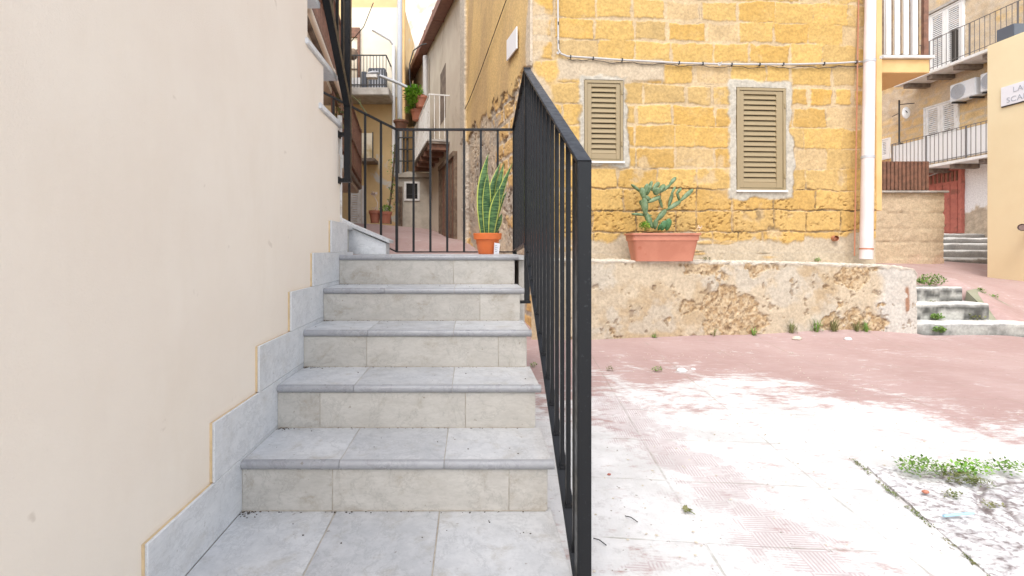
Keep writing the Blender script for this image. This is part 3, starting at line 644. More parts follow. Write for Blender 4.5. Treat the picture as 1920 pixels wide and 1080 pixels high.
# downpipe, conduit
dp = empty('downpipe', P(1624,490,5.40), 'pinkish white downpipe standing on the low wall at the right corner of the stone house', 'pipe')
pa = P(1633,-60,5.53); pb = P(1624,486,5.40)
mb = MB(); mb.tube([pa, pb], [.052,.064], 20); mb.build('pipe', M['pvc'], dp)
def alongp(py, dr=0): t_ = (py+60)/546; return pa.lerp(pb, t_)
for py, mt, r_ in ((298,'pvcgrey',.064),(118,'pvcgrey',.060)): mb = MB(); mb.tube([alongp(py-2.5), alongp(py+2.5)], r_, 20); mb.build('collar', M[mt], dp)
mb = MB(); mb.tube([alongp(466), alongp(468.5)], .067, 20); mb.build('ring', M['copper'], dp)
mb = MB(); q = alongp(300)+Vector((-.07,.06,0)); mb.tube([alongp(-40)+Vector((-.068,.085,0)), alongp(480)+Vector((-.075,.07,0))], .007, 8); mb.build('painted_shadow_line', M['copper'], dp)  # thin reddish tube stands in for the shadow line beside the downpipe
cd = empty('conduit', P(1045,100,5.33), 'grey cable conduit clipped across the stone wall above both shutters', 'cable')
pts = []
for (px, py) in ((1044,-60),(1045,60),(1045,92),(1050,101),(1062,106),(1150,112),(1260,118),(1360,121),(1480,121),(1560,119),(1612,116)):
    u, Y = onf(px); pts.append(FD(u, zz(py, Y-.03), .038))
mb = MB(); mb.tube(pts, .0105, 8); mb.build('conduit', M['tube'], cd)
for (px, py) in ((1045,45),(1046,80),(1068,107),(1110,110),(1164,113),(1270,118.5),(1314,120),(1368,121.5),(1420,121.5),(1464,121),(1540,120),(1600,117)):
    u, Y = onf(px); p = FD(u, zz(py, Y-.03), .038); MB().box(p-Vector((.006,.016,.017)), p+Vector((.006,.012,.017))).build('clip', M['iron'], cd)
mb = MB(); pts = []
for k in range(60):
    px = 1062+k*9.4; u, Y = onf(px); s_ = 3.5*math.sin(k*.9)+2*math.sin(k*2.3); pts.append(FD(u, zz(np.interp(px,[1062,1150,1360,1560,1620],[110,117,126,126,122])+s_*.5, Y-.03), .03))
mb.tube(pts, .0035, 5); mb.build('wire', M['iron'], cd)
for (px, py, r_) in ((1045,102,.035),(1345,123,.045),(1632,116,.05)):
    u, Y = onf(px); p = FD(u, zz(py, Y), .045 if px < 1600 else .14); mb = MB(); pp_ = [p+Vector((r_*.6*math.cos(a*1.1)*random.uniform(.5,1), -.01*random.random(), r_*.6*math.sin(a*1.3)*random.uniform(.5,1))) for a in range(16)]
    mb.tube(pp_, .004, 5); mb.build('wire_knot', M['tube'], cd)
u, Y = onf(1562); st_ = MB(); st_.tube([FD(u, zz(447,Y), -.02), FD(u-.01, zz(447,Y), .06)], [.035,.03], 12, cap=False); st_.tube([FD(u,zz(447,Y),.0),FD(u,zz(447,Y),.03)],.022,10); st_.build('drain_spout', M['copper'], None, 'short rusty drain spout poking from the foot of the stone wall', cat='spout')
# plaque on the alley side
Us = .36*1.0246; mb = MB(); mb.fbox(FA, Us, Us+.40, 2.37, 2.63, -.07, -.055); mb.build('wall_plaque', M['sign'], None, 'blank white plaque on the golden side wall facing the alley', bevel=.002, cat='plaque')
mb = MB(); pts = [FA(u_, z_, -.06) for u_, z_ in ((.05,3.4),(1.2,3.05),(2.2,2.75),(3.0,2.55),(3.7,2.45))]; mb.tube(pts, .006, 5); mb.build('wall_wire', M['iron'], None, 'thin dark wire sagging along the golden alley wall', cat='wire')

# ================================================================ plants in pots
pl = empty('cactus_planter', P(1248,490,5.12), 'prickly pear cactus in a long terracotta trough on the low wall', 'planter')
Yp = 5.12; XL, XRr = P(1183,0,Yp-.1).x, P(1315,0,Yp-.1).x; ztp = zz(437,Yp-.1); zbp = -.122
yc = Yp+.01; 
def rect(cx_, cy_, hx, hy, z, rad=.03):
    out_ = []
    for sx_, sy_, a0 in ((1,1,0),(-1,1,90),(-1,-1,180),(1,-1,270)):
        for k in range(4): a = R(a0+30*k); out_.append(Vector((cx_+sx_*(hx-rad)+rad*math.cos(a), cy_+sy_*(hy-rad)+rad*math.sin(a), z)))
    return out_
cxp = (XL+XRr)/2; hx = (XRr-XL)/2; hgt = ztp-zbp
def loft(mb, rings, cap0=True, cap1=False):
    n = len(rings[0]); vs = [v for r_ in rings for v in r_]
    fs = [(i*n+k, i*n+(k+1)%n, (i+1)*n+(k+1)%n, (i+1)*n+k) for i in range(len(rings)-1) for k in range(n)]
    if cap0: fs.append(tuple(range(n-1,-1,-1)))
    if cap1: fs.append(tuple(range((len(rings)-1)*n, len(rings)*n)))
    mb.add(vs, fs, True)
rots = Matrix.Rotation(R(1.5), 4, 'Z')
mb = MB(); rg = []
for (s_, hy, f_) in ((.83,.085,0),(.93,.11,.72),(.935,.112,.735),(.955,.118,.74),(.965,.12,.93),(1.0,.135,.935),(1.0,.135,1.0),(.975,.127,1.0),(.95,.115,.93),(.93,.11,.85)):
    rg.append([Matrix.Translation((cxp+(1-s_)*-.02,yc,0)) @ rots @ v for v in rect(0,0,hx*s_,hy,zbp+hgt*f_)])
loft(mb, rg, True, True); mb.build('trough', M['terra'], pl)
mb = MB(); mb.box((cxp-hx*.9,yc-.10,ztp-.05),(cxp+hx*.9,yc+.10,ztp-.022)); mb.build('soil', M['soil'], pl)
def pad(p0, p1, wd, th=.022, mat='cactus', yy=0., tilt=0):
    a = P(*p0, Yp+yy); b_ = P(*p1, Yp+yy+random.uniform(-.03,.03)); d = b_-a; L = d.length/2; zax = d.normalized()
    side = zax.cross(Vector((0,1,0))).normalized(); side = (side*math.cos(tilt)+Vector((0,1,0))*math.sin(tilt)).normalized(); yax = zax.cross(side).normalized()
    Rm = Matrix((side, yax, zax)).transposed()
    mb = MB(); n = 14; mm = 10; vs = []; 
    for i in range(mm+1):
        t_ = math.pi*i/mm
        for k in range(n):
            a_ = 2*math.pi*k/n; zc = math.cos(t_); wsc = math.sin(t_)*(1+.25*zc)
            vs.append((a+b_)/2+Rm @ Vector((wd*wsc*math.cos(a_)*(1+.06*random.uniform(-1,1)), th*math.sin(t_)*math.sin(a_), L*zc*1.06)))
    fs = [(i*n+k,(i+1)*n+k,(i+1)*n+(k+1)%n,i*n+(k+1)%n) for i in range(mm) for k in range(n)]
    mb.add(vs, fs, True); mb.build('cactus_pad', M[mat], pl)
    return (a+b_)/2
random.seed(21)
pads = [((1224,428),(1210,398),.030,.02,.2),((1211,404),(1207,372),.036,.018,.4),((1208,375),(1203,352),.030,.016,.6),((1204,362),(1184,346),.018,.012,.9),
 ((1222,378),(1208,368),.026,.018,.3),((1206,372),(1214,345),.028,.014,.2),((1213,366),(1222,340),.026,.014,.9),((1222,358),(1236,342),.026,.016,.1),((1230,366),(1232,352),.04,.016,.1),
 ((1232,362),(1246,346),.030,.014,.9),((1236,362),(1257,346),.022,.013,.8),((1254,349),(1267,332),.022,.013,.6),((1215,380),(1238,368),.024,.015,.3),((1210,392),(1200,376),.024,.014,.7),
 ((1234,366),(1242,390),.022,.012,.6),((1222,404),(1184,401),.015,.012,.2),((1207,400),(1222,412),.02,.014,.4),
 ((1229,416),(1249,393),.030,.018,.2),((1250,394),(1276,377),.026,.016,.5),((1274,378),(1299,355),.024,.014,.3),((1253,390),(1261,362),.020,.012,.4),((1258,366),(1266,350),.014,.011,.4),((1274,378),(1269,360),.015,.011,.7),((1268,364),(1277,353),.018,.012,.3),
 ((1228,430),(1230,412),.026,.018,.2)]
for a_, b_, wd, th, tl in pads: pad(a_, b_, wd*.98, th*1.1, 'cactus', random.uniform(-.04,.05), tl)
for a_, b_, wd in (((1240,432),(1248,414),.032),((1250,432),(1255,410),.032),((1234,432),(1240,420),.02)): pad(a_, b_, wd, .014, 'cactusdark', -.03, .2)
def leaves(mb, c, rad, n, size, droop=0, flat=1.):
    c = Vector(c)
    for _ in range(n):
        while True:
            q = Vector((random.uniform(-1,1), random.uniform(-1,1), random.uniform(-1,1)))
            if q.length < 1: break
        p = c+Vector((q.x*rad[0], q.y*rad[1], q.z*rad[2])); a = random.uniform(0, 6.283); e = random.uniform(-.3, 1.1)*flat
        d = Vector((math.cos(a)*math.cos(e), math.sin(a)*math.cos(e), math.sin(e))); s_ = size*random.uniform(.6,1.3)
        x = d.cross(Vector((0,0,1))).normalized(); up = x.cross(d)
        mb.add([p, p+d*s_*.5+x*s_*.28+up*s_*.06, p+d*s_, p+d*s_*.5-x*s_*.28+up*s_*.06], [(0,1,2),(0,2,3)])
def blades(mb, c, n, h, spread, wd=.004):
    c = Vector(c)
    for _ in range(n):
        a = random.uniform(0,6.283); r_ = random.random()*spread; L = h*random.uniform(.5,1.1); le = random.uniform(.1,.7)
        b0 = c+Vector((math.cos(a)*r_*.3, math.sin(a)*r_*.3, 0)); d = Vector((math.cos(a),math.sin(a),0)); x = Vector((-math.sin(a),math.cos(a),0))*wd
        m1 = b0+d*L*le*.4+Vector((0,0,L*.6)); t_ = b0+d*L*le+Vector((0,0,L*(1-le*.45)))
        mb.add([b0-x, b0+x, m1+x, m1-x, t_], [(0,1,2,3),(3,2,4)])
mb = MB(); leaves(mb, P(1209,424,Yp-.03), (.055,.05,.05), 260, .022); mb.build('ground_foliage', M['bright'], pl)
mb = MB(); leaves(mb, P(1312,429,Yp), (.03,.03,.03), 40, .016); mb.build('small_flowers', M['petal'], pl)
# snake plant
sp = empty('snake_plant', (.128, 3.50, NZ[0]), 'variegated snake plant in a bright orange pot on the top landing', 'potted plant')
pc = Vector((P(914,0,3.5).x, 3.50, NZ[0]+.001)); ph_ = zz(437,3.40)-NZ[0]
mb = MB(); mb.lathe(pc, [(0,0),(.062,0),(.066,.004),(.085,ph_*.70),(.088,ph_*.705),(.099,ph_*.71),(.104,ph_*.98),(.101,ph_),(.096,ph_),(.090,ph_*.9),(0.0,ph_*.9)], 40); mb.build('pot', M['orange'], sp)
mb = MB(); mb.lathe(pc, [(.0,ph_*.93),(.08,ph_*.92),(.093,ph_*.9)], 24); mb.build('soil', M['soil'], sp)
m = NT('snake_leaf', .42); cc_ = m.attr('Edge', 'Fac'); tt = m.attr('Len', 'Fac')
band = m.noise(9, 5, .7, vec=m.mapv((1.2,1.2,9))); gl = m.mix(m.rng(band, .44, .58), (.022,.075,.022), (.11,.21,.065)); gl = m.mix(m.rng(cc_, .74, .86), gl, (.46,.50,.10)); m.color(gl); M['snake'] = m.m
def blade(px0, pxm, px1, y1, wd, yo, twist):
    n = 22; base = P(px0,440,3.5+yo); base.z = pc.z+ph_*.9; mid = P(pxm, (440+y1)/2, 3.5+yo*1.6); tip = P(px1, y1, 3.5+yo*2.4)
    ctrl = mid*2-(base+tip)/2; vs = []; ed = []; ln = []; K = 7
    for i in range(n+1):
        t_ = i/n; p = base*(1-t_)**2+ctrl*2*t_*(1-t_)+tip*t_*t_; a = twist+1.0*(t_-.5)*twist
        x = Vector((math.cos(a), math.sin(a), 0)); nr = Vector((-math.sin(a), math.cos(a), 0))
        w_ = wd*1.5*(.55+.45*math.sin(min(1,t_/.55)*math.pi/2))*(1 if t_ < .55 else max(.02, (1-((t_-.55)/.45)**1.7)))
        for sgn in (1,-1):
            for k in range(K):
                s_ = -1+2*k/(K-1); vs.append(p+x*w_*s_+nr*(w_*.35*(s_*s_)-(.0025*sgn*(1-s_*s_)))); ed.append(abs(s_)); ln.append(t_)
    fs = []
    for i in range(n):
        for g_ in (0, K):
            for k in range(K-1):
                q = (i*2*K+g_+k, i*2*K+g_+k+1, (i+1)*2*K+g_+k+1, (i+1)*2*K+g_+k); fs.append(q if g_ else q[::-1])
    mb = MB(); mb.add(vs, fs, True); o = mb.build('leaf', M['snake'], sp)
    setflt(o.data, np.array(ed), 'Edge'); setflt(o.data, np.array(ln), 'Len')
for a in ((907,904,916,288,.024,-.01,.25),(913,912,914,322,.021,-.03,-.2),(918,920,939,304,.020,.01,.3),(922,930,945,304,.021,.02,-.25),(924,936,961,306,.017,-.01,.2),(920,932,951,358,.021,.03,.5),
          (910,906,906,352,.022,.02,.7),(921,927,936,352,.023,-.04,.1),(916,918,929,360,.020,-.03,-.5),(926,935,941,400,.016,.02,.3)): blade(*a)
lbx = pc+Vector((.032,-.092,.0)); mb = MB(); vs = []
mb.prism([(pc.x+.042,pc.y-.072,pc.z+.0),(pc.x+.078,pc.y-.060,pc.z+.0),(pc.x+.088,pc.y-.066,pc.z+.075),(pc.x+.046,pc.y-.081,pc.z+.082)], (0,-.002,0)); lb = mb.build('care_label', M['sign'], sp)
mb = MB()
for k, (x0_, w__) in enumerate(((.2,.5),(.15,.6),(.2,.4),(.25,.5))): z_ = pc.z+.062-.014*k; f_ = z_-pc.z; mb.box((pc.x+.050, pc.y-.076-f_*.12-.004, z_-.003),(pc.x+.050+.03*w__, pc.y-.076-f_*.12-.003, z_+.003))
mb.build('print', M['letters'], lb)
# ================================================================ right side: steps, low stone wall, beige house
SS = [(4.92, 7.1, 5.34, 5.64, -.815, .05), (4.92, 6.02, 5.62, 5.92, -.628, 0), (4.92, 6.00, 5.90, 6.16, -.460, 0)]
ss = empty('stone_steps', (5.4, 5.3, -.93), 'three weathered grey stone steps right of the low wall', 'steps')
for k, (x0, x1, y0, y1, zt_, _) in enumerate(SS):
    nx = 90; us = np.linspace(0, 1, nx); prof = [(-.25,0),(-.16,0),(-.1,0),(-.05,0),(-.018,.0),(-.004,.008),(0,.022),(0,.07),(0,.15),(0,.30)]
    X = np.zeros((len(prof), nx)); Y = X.copy(); Z = X.copy()
    for i, (dz, dy) in enumerate(prof):
        X[i] = x0+(x1-x0)*us; Y[i] = y0+dy+.03*(fbm(X[i]*1, X[i]*0+k, 3, 4, 5+k)-.5)+.06*(us**3)*(k == 0); Z[i] = zt_+dz+(fbm(X[i], Y[i]+dz*3, 12, 4, k)-.5)*.022
    if k == 0: Z -= (sst(.45, 1, us)*.05)[None]
    o = grid_mesh('step', X, Y, Z, M['darkstone'] if k else M['concrete'], skirt=(0,.02,-.3)); put(o, ss)
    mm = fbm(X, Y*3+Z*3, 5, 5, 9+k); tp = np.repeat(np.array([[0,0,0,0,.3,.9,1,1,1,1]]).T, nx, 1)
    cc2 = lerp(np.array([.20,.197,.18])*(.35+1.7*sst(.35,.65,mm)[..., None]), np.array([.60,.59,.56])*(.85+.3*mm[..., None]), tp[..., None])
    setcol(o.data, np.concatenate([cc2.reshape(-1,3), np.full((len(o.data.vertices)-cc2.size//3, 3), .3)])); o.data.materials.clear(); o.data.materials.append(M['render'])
# concrete flank between steps and the road
pts = [P(1812,545,5.92),P(1830,541,6.02),P(1880,566,6.10),P(1925,592,6.06),P(1975,618,6.0),P(1975,635,5.7),P(1925,612,5.62),P(1862,603,5.66),P(1850,600,5.66),P(1840,572,5.72)]
mb = MB(); n = len(pts); mb.add(pts+[p+Vector((0,.05,-.35)) for p in pts], [tuple(range(n-1,-1,-1))]+[(i,(i+1)%n,(i+1)%n+n,i+n) for i in range(n)]); mb.build('concrete_flank', M['mossy'], None, 'sloping mossy concrete kerb beside the three stone steps', cat='kerb')
# low stone wall with wooden fence
Y9 = 9.0; FW = frame((P(1640,0,Y9).x-1.0, Y9, 0), (1, 0)); uw = P(1770,0,Y9).x-P(1640,0,Y9).x+1.0
def lws(U, Z):
    med = fbm(U, Z, 4, 5, 5); fine = fbm(U, Z, 22, 4, 8); big = fbm(U, Z, 1.5, 4, 2)
    c = lerp(np.array([.53,.42,.275]), np.array([.47,.375,.26]), big[..., None])*(.85+.3*fine[..., None])
    z3 = (Z % .27); jz = np.exp(-((z3-.135)/.010)**2)*sst(.45,.55,fbm(U,Z,2.2,3,9)); c = lerp(c, np.array([.26,.2,.14]), (jz*.3)[..., None])
    foot = sst(.15,-.05,Z+.2+(med-.5)*.4); c = lerp(c, np.array([.55,.36,.26]), (foot*.5*sst(.45,.6,big))[..., None])
    return (fine-.5)*.03+(med-.5)*.04-jz*.02, c
sw = empty('stone_wall', FW(.5, -.3), 'roughly plastered stone retaining wall under the brown picket fence', 'wall')
hf('wall', FW, 0, uw, -.6, zz(362,Y9), .028, lws, M['stone'], sw)
MB().box((P(1640,0,Y9).x-1, Y9+.05, -.6),(P(1768,0,Y9).x, Y9+2.5, zz(362,Y9)-.01)).build('wall_core', M['greybeige'], sw)
MB().box((P(1640,0,Y9).x-1, Y9-.07, zz(362,Y9)),(P(1774,0,Y9).x, Y9+.4, zz(358,Y9))).build('coping', M['slab'], sw, bevel=.01)
fe = empty('picket_fence', P(1696,358,Y9+.05), 'dark brown picket fence on top of the stone retaining wall', 'fence')
zf0, zf1 = zz(357,Y9), zz(302,Y9)
for z_ in (zf0+.03, zf1-.03): MB().box((P(1641,0,Y9).x, Y9+.06, z_-.028),(P(1745,0,Y9).x, Y9+.10, z_+.028)).build('rail', M['wood'], fe)
for k in range(14):
    x_ = P(1646+k*7.35,0,Y9).x; dd = random.uniform(-.006,.006); MB().box((x_-.024, Y9+.02+dd, zf0+.012),(x_+.024, Y9+.058+dd, zf1-.0)).build('picket', M['wood'], fe)
# small balcony on the right side of the stone house
bc = empty('side_balcony', (5.2, 6.5, 2.2), 'balcony with white slats and an orange soffit beyond the downpipe', 'balcony')
xA, xB = P(1650,0,5.85).x, P(1748,0,5.85).x; zS = zz(106,5.85)
MB().box((xA-.2, 5.87, zS-.19),(xB-.01, 7.6, zS-.025)).build('slab', M['peach'], bc, bevel=.006)
MB().box((xA-.2, 5.83, zS-.022),(xB+.015, 7.62, zS+.01)).build('slab_edge', M['whitedirty'], bc, bevel=.004)
for k in range(5):
    x_ = P(1664+k*16.5,0,5.88).x
    if k < 4: MB().box((x_-.028, 5.86, zS+.03),(x_+.028, 5.88, zS+1.1)).build('slat', M['white'], bc)
MB().box((P(1733,0,5.88).x-.02, 5.86, zS+.012),(P(1733,0,5.88).x+.035, 5.90, zS+1.1)).build('post', M['wood'], bc)
for k in range(5): MB().box((P(1656+k*16.5,0,5.88).x-.012, 5.883, zS+.012),(P(1656+k*16.5,0,5.88).x+.012, 5.90, zS+1.1)).build('picket', M['oldwood'], bc)
MB().box((xA-.1, 5.885, zS+.012),(P(1735,0,5.88).x, 5.90, zS+.035)).build('rail', M['wood'], bc)
for k in range(9): MB().box((P(1733,0,5.88).x, 6.05+k*.17, zS+.012),(P(1733,0,5.88).x+.02, 6.13+k*.17, zS+1.1)).build('slat', M['white'], bc)
# beige house on the right
XB = 8.4; YB = 7.87
be = empty('beige_house', (XB, YB, -.5), 'plain pale yellow rendered house at the right edge with a street plaque', 'house')
MB().box((XB, .5, -1.2),(XB+5, YB, 3.31)).build('wall', M['beige'], be, bevel=.012)
MB().box((XB+.05, YB-.35, 3.312),(XB+.25, YB-.1, 3.52)).build('vent', M['acdark'], be, bevel=.005)
FB = frame((XB, YB, 0), (0, -1))                                # u comes towards the camera, n points to -X
o0 = FB(0,0,1)-FB(0,0,0)
sg = empty('street_plaque', (XB-.02, 7.3, 2.4), 'white marble street name plaque on the beige house', 'sign')
uS = YB-7.64
MB().fbox(FB, uS, uS+.80, 2.255, 2.555, .0, .022).build('plate', M['sign'], sg, bevel=.002)
MB().fbox(FB, uS, uS+.80, 2.238, 2.254, .0, .018).build('painted_shadow_strip', M['iron'], sg)  # solid dark strip stands in for the plate's shadow on the wall
def text(s_, size, u, z, parent):
    cu = bpy.data.curves.new('lettering', 'FONT'); cu.body = s_; cu.size = size; cu.extrude = .0015; cu.space_character = 1.1
    ob = bpy.data.objects.new('t', cu); COL.objects.link(ob); bpy.context.view_layer.update()
    me = bpy.data.meshes.new_from_object(ob.evaluated_get(bpy.context.evaluated_depsgraph_get())); bpy.data.objects.remove(ob)
    me.name = 'lettering'; o = bpy.data.objects.new('lettering', me); COL.objects.link(o); me.materials.append(M['letters'])
    mx = Matrix(((0,0,-1,0),(-1,0,0,0),(0,1,0,0),(0,0,0,1)))
    p = FB(u, z, .0245); me.transform(Matrix.Translation(p) @ mx); put(o, parent)
text('LARGO', .115, uS+.17, 2.43, sg); text('SCAMOZZ', .115, uS+.08, 2.29, sg)
mb = MB(); p0 = Vector((XB+.05, 7.1, 0)); Yq = 7.25; zq = zz(424,Yq-.1)
mb.tube([(XB+.1,Yq,zq+.0),(XB-.27,Yq-.12,zq-.02)], .052, 16, cap=False); mb.tube([(XB+.1,Yq,zq),(XB-.262,Yq-.118,zq-.02)], .042, 16); o = mb.build('drain_spout', mplain('grey_brown_clay', (.26,.19,.17), .7), None, 'grey brown clay drain spout sticking out of the beige house wall', cat='spout')
# far house facing left, beyond
XC = 15.0; FC = frame((XC, 20, 0), (0, -1)); uy = lambda Y: 20-Y
fh = empty('balcony_house', (XC, 14, .3), 'tall ochre rubble house with two balconies at the end of the right alley', 'house')
def fwall(U, Z):
    med = fbm(U, Z, 3, 5, 5); fine = fbm(U, Z, 12, 4, 8); big = fbm(U, Z, .8, 4, 2); Yw = 20-U
    row = np.floor(Z/.28); bx_ = np.abs(((U+(row % 2)*.23+med*.3)/.5) % 1-.5)*.5; bz = np.abs((Z/.28+med*.3) % 1-.5)*.28; ed = np.minimum(.25-bx_, .14-bz)
    blk = sst(.01,.05,ed+(fine-.5)*.08); c = lerp(np.array([.52,.42,.30]), np.array([.60,.42,.205]), (blk*sst(.35,.6,big+.1))[..., None])*(.78+.42*fine[..., None])
    gp = sst(.55,.62,fbm(U,Z,1.1,4,12)); c = lerp(c, np.array([.50,.41,.31]), gp[..., None]*.7)
    wz = sst(.03,-.03,Z-(2.62+.0*med)); ww = wz*sst(1.25,1.35,Z+(med-.5)*1.1); c = lerp(c, np.array([.76,.75,.73]), ww[..., None])
    rub = wz*(1-ww); c = lerp(c, np.array([.47,.39,.29])*(.6+.8*fine[..., None]), rub[..., None])
    wp = sst(.5,.3,np.abs(Z-3.25))*0; 
    return (fine-.5)*.06*(1-ww)+(med-.5)*.05, c
hf('wall', FC, 0, 13.0, -.6, 9.5, .06, fwall, M['stone'], fh)
MB().box((XC+.1, 7, -.6),(XC+5, 20, 9.4)).build('house_body', M['ochre'], fh)
def dshut(Ya, Yb_, z0, z1, mat, ns, dbl=True):
    return shutter(FC, uy(Ya), uy(Yb_), z0, z1, .07, mat, fh, ns, fw=.09, sill=None, dbl=dbl, sc=1.6)
dshut(15.80, 14.66, 5.75, 7.62, M['white'], 26)
dshut(15.95, 14.82, 3.0, 4.66, M['whitedirty'], 22)
dshut(17.7, 17.25, 3.25, 4.0, M['white'], 8, False)
MB().fbox(FC, uy(16.0), uy(14.45), 7.64, 7.72, 0, .12).build('lintel', M['slab'], fh)
def balcony(z, Ya, Yb_, name, panels, parent):
    b0 = MB(); b0.fbox(FC, uy(Ya), uy(Yb_), z-.09, z, .0, .82); s_ = b0.build('balcony_slab', M['whitedirty'], parent, bevel=.01)
    k = 0; Y = Ya-.25
    while Y > Yb_: MB().fbox(FC, uy(Y), uy(Y-.17), z-.22, z-.092, .0, .72).build('corbel', M['slabdark'], s_); Y -= .82
    for zr in (z+.08, z+.93): MB().bar(FC(uy(Ya), zr, .79), FC(uy(Yb_), zr, .79), .022, .014).build('rail', M['farrail'], s_)
    MB().bar(FC(uy(Ya), z+.93, .79), FC(uy(Ya), z+.93, 0), .022, .014).build('rail', M['farrail'], s_)
    Y = Ya; i = 0
    while Y > Yb_: wd = .03 if i % 9 == 0 else .011; MB().bar(FC(uy(Y), z, .79), FC(uy(Y), z+.93, .79), wd, wd, up=(0,1,0)).build('baluster', M['farrail'], s_); Y -= .135; i += 1
    if panels: MB().fbox(FC, uy(Ya-.02), uy(Yb_), z+.05, z+.86, .745, .765).build('balcony_panel', M['white'], s_)
balcony(5.52, 16.2, 11.6, 'u', False, fh); balcony(2.62, 16.3, 12.0, 'l', True, fh)
MB().fbox(FC, uy(14.3), uy(14.27), 5.53, 6.5, .60, .78).build('balcony_divider', M['iron'], fh)
dr = MB(); dr.fbox(FC, uy(15.85), uy(14.72), .5, 2.52, -.02, .05); dro = dr.build('door', M['reddoor'], fh)
for (a_, b_, c_, d_) in ((15.90,15.80,.5,2.55),(14.77,14.67,.5,2.55),(15.80,14.77,2.46,2.55)): MB().fbox(FC, uy(a_), uy(b_), c_, d_, .0, .11).build('door_frame', M['reddoor'], dro)
for (a_, b_) in ((15.75,15.55),(15.53,15.31),(15.29,15.07),(15.05,14.83)):
    MB().fbox(FC, uy(a_), uy(b_), .55, 2.05, .051, .068).build('door_board', M['reddoor'], dro, bevel=.004)
for k in range(7): MB().fbox(FC, uy(15.72-k*.14), uy(15.66-k*.14), 2.12, 2.42, .051, .075).build('grille_bar', M['wood'], dro)
def acunit(Yc, zc, label, w_=.76):
    o = empty('air_conditioner', (XC-.3, Yc, zc), label, 'air conditioner', 'air conditioner units on the far house')
    MB().fbox(FC, uy(Yc+w_/2), uy(Yc-w_/2), zc-.26, zc+.26, .06, .38).build('casing', M['ac'], o, bevel=.02)
    c_ = FC(uy(Yc+.13), zc, .39); mb = MB(); ring = [c_+Vector((0, .21*math.cos(t_), .21*math.sin(t_))) for t_ in [2*math.pi*k/24 for k in range(25)]]; mb.tube(ring, .012, 6)
    for k in range(1,4): mb.tube([c_+Vector((0, .052*k*math.cos(t_), .052*k*math.sin(t_))) for t_ in [2*math.pi*j/18 for j in range(19)]], .006, 4)
    for k in range(6): a = math.pi*k/6; dv = Vector((0, math.cos(a), math.sin(a)))*.21; mb.tube([c_-dv, c_+dv], .005, 4)
    mb.build('fan_guard', M['pvcgrey'], o)
    disc = [c_+Vector((.007, .20*math.cos(2*math.pi*k/24), .20*math.sin(2*math.pi*k/24))) for k in range(24)]; mb = MB(); mb.prism(disc, (.002,0,0)); mb.build('fan_opening', M['pvcgrey'], o)
    MB().fbox(FC, uy(Yc+w_/2-.1), uy(Yc+w_/2-.14), zc-.32, zc-.27, .0, .42).build('bracket', M['iron'], o)
    MB().fbox(FC, uy(Yc-w_/2+.14), uy(Yc-w_/2+.1), zc-.32, zc-.27, .0, .42).build('bracket', M['iron'], o)
acunit(14.38, 4.74, 'left air conditioner under the upper balcony, seen whole'); acunit(13.5, 4.76, 'right air conditioner under the upper balcony, half hidden by the beige house')
an = empty('antenna_mast', (14.7, 16.4, 2.7), 'rusty antenna mast with a small white satellite dish on the far house', 'antenna')
xm = 14.5; Ym = xm*907/(1686-882); mb = MB(); mb.tube([(xm,Ym,2.3),(xm,Ym,zz(188,Ym))], .025, 8); mb.tube([(xm,Ym,zz(196,Ym)),(xm+.1,Ym-.45,zz(201,Ym))], .015, 6); mb.tube([(xm,Ym,zz(212,Ym)),(xm+.2,Ym+.5,zz(211,Ym))], .012, 6); mb.tube([(xm,Ym,zz(268,Ym)),(xm+.4,Ym+.3,zz(266,Ym))], .02, 6); mb.build('mast', M['iron'], an)
mb = MB(); mb.ell((xm+.1,Ym-.15,zz(214,Ym)), (.14,.06,.20), None, 16, 10); mb.build('dish', M['white'], an)
mb = MB(); mb.tube([(xm+.1,Ym-.20,zz(214,Ym)),(xm-.1,Ym-.35,zz(213,Ym))], .012, 6); mb.build('dish_arm', M['iron'], an)
wr = MB(); wr.tube([(XC-.08,18,2.45),(XC-.08,16,2.35),(XC-.08,14.5,2.62),(XC-.08,12.5,2.9)], .02, 5); wr.build('house_wire', M['tube'], None, 'wire running along the white wall over the red door', cat='wire')
# steps rising to the red door
sd_ = empty('alley_steps', (9.5, 10, -.2), 'irregular dark stone steps climbing to the faded red door', 'steps')
random.seed(5)
for k in range(5):
    Y = 9.5+k*1.15; zt_ = -.17+k*.16; rl_, rr_ = .885-.003*k, 1.09
    x0, x1 = rl_*Y, rr_*Y
    if k >= 2: x0 = 9.4+.75*k
    nx = 40; X = np.zeros((7, nx)); Yy = X.copy(); Z = X.copy(); us = np.linspace(0, 1, nx)
    for i, (dz, dy) in enumerate(((-.3,0),(-.12,0),(-.05,0),(-.012,.01),(0,.05),(0,.5),(0,1.3))):
        X[i] = x0+(x1-x0)*us; Yy[i] = Y+dy+.12*(fbm(X[i], X[i]*0+k, 1.5, 4, k+3)-.5); Z[i] = zt_+dz+(fbm(X[i], Yy[i]+dz*3, 5, 4, k)-.5)*.06
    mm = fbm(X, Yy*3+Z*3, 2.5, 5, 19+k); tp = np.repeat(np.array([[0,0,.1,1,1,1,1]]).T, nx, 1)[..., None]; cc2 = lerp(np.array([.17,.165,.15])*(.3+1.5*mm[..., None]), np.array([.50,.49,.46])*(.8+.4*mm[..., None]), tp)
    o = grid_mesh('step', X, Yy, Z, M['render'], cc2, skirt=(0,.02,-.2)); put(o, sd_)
# back closure of the right alley
MB().box((4.7, 20, -.5),(20, 21, 11)).build('background_house', M['ochre'], None, 'plain ochre house closing the right alley behind the fence', cat='house')

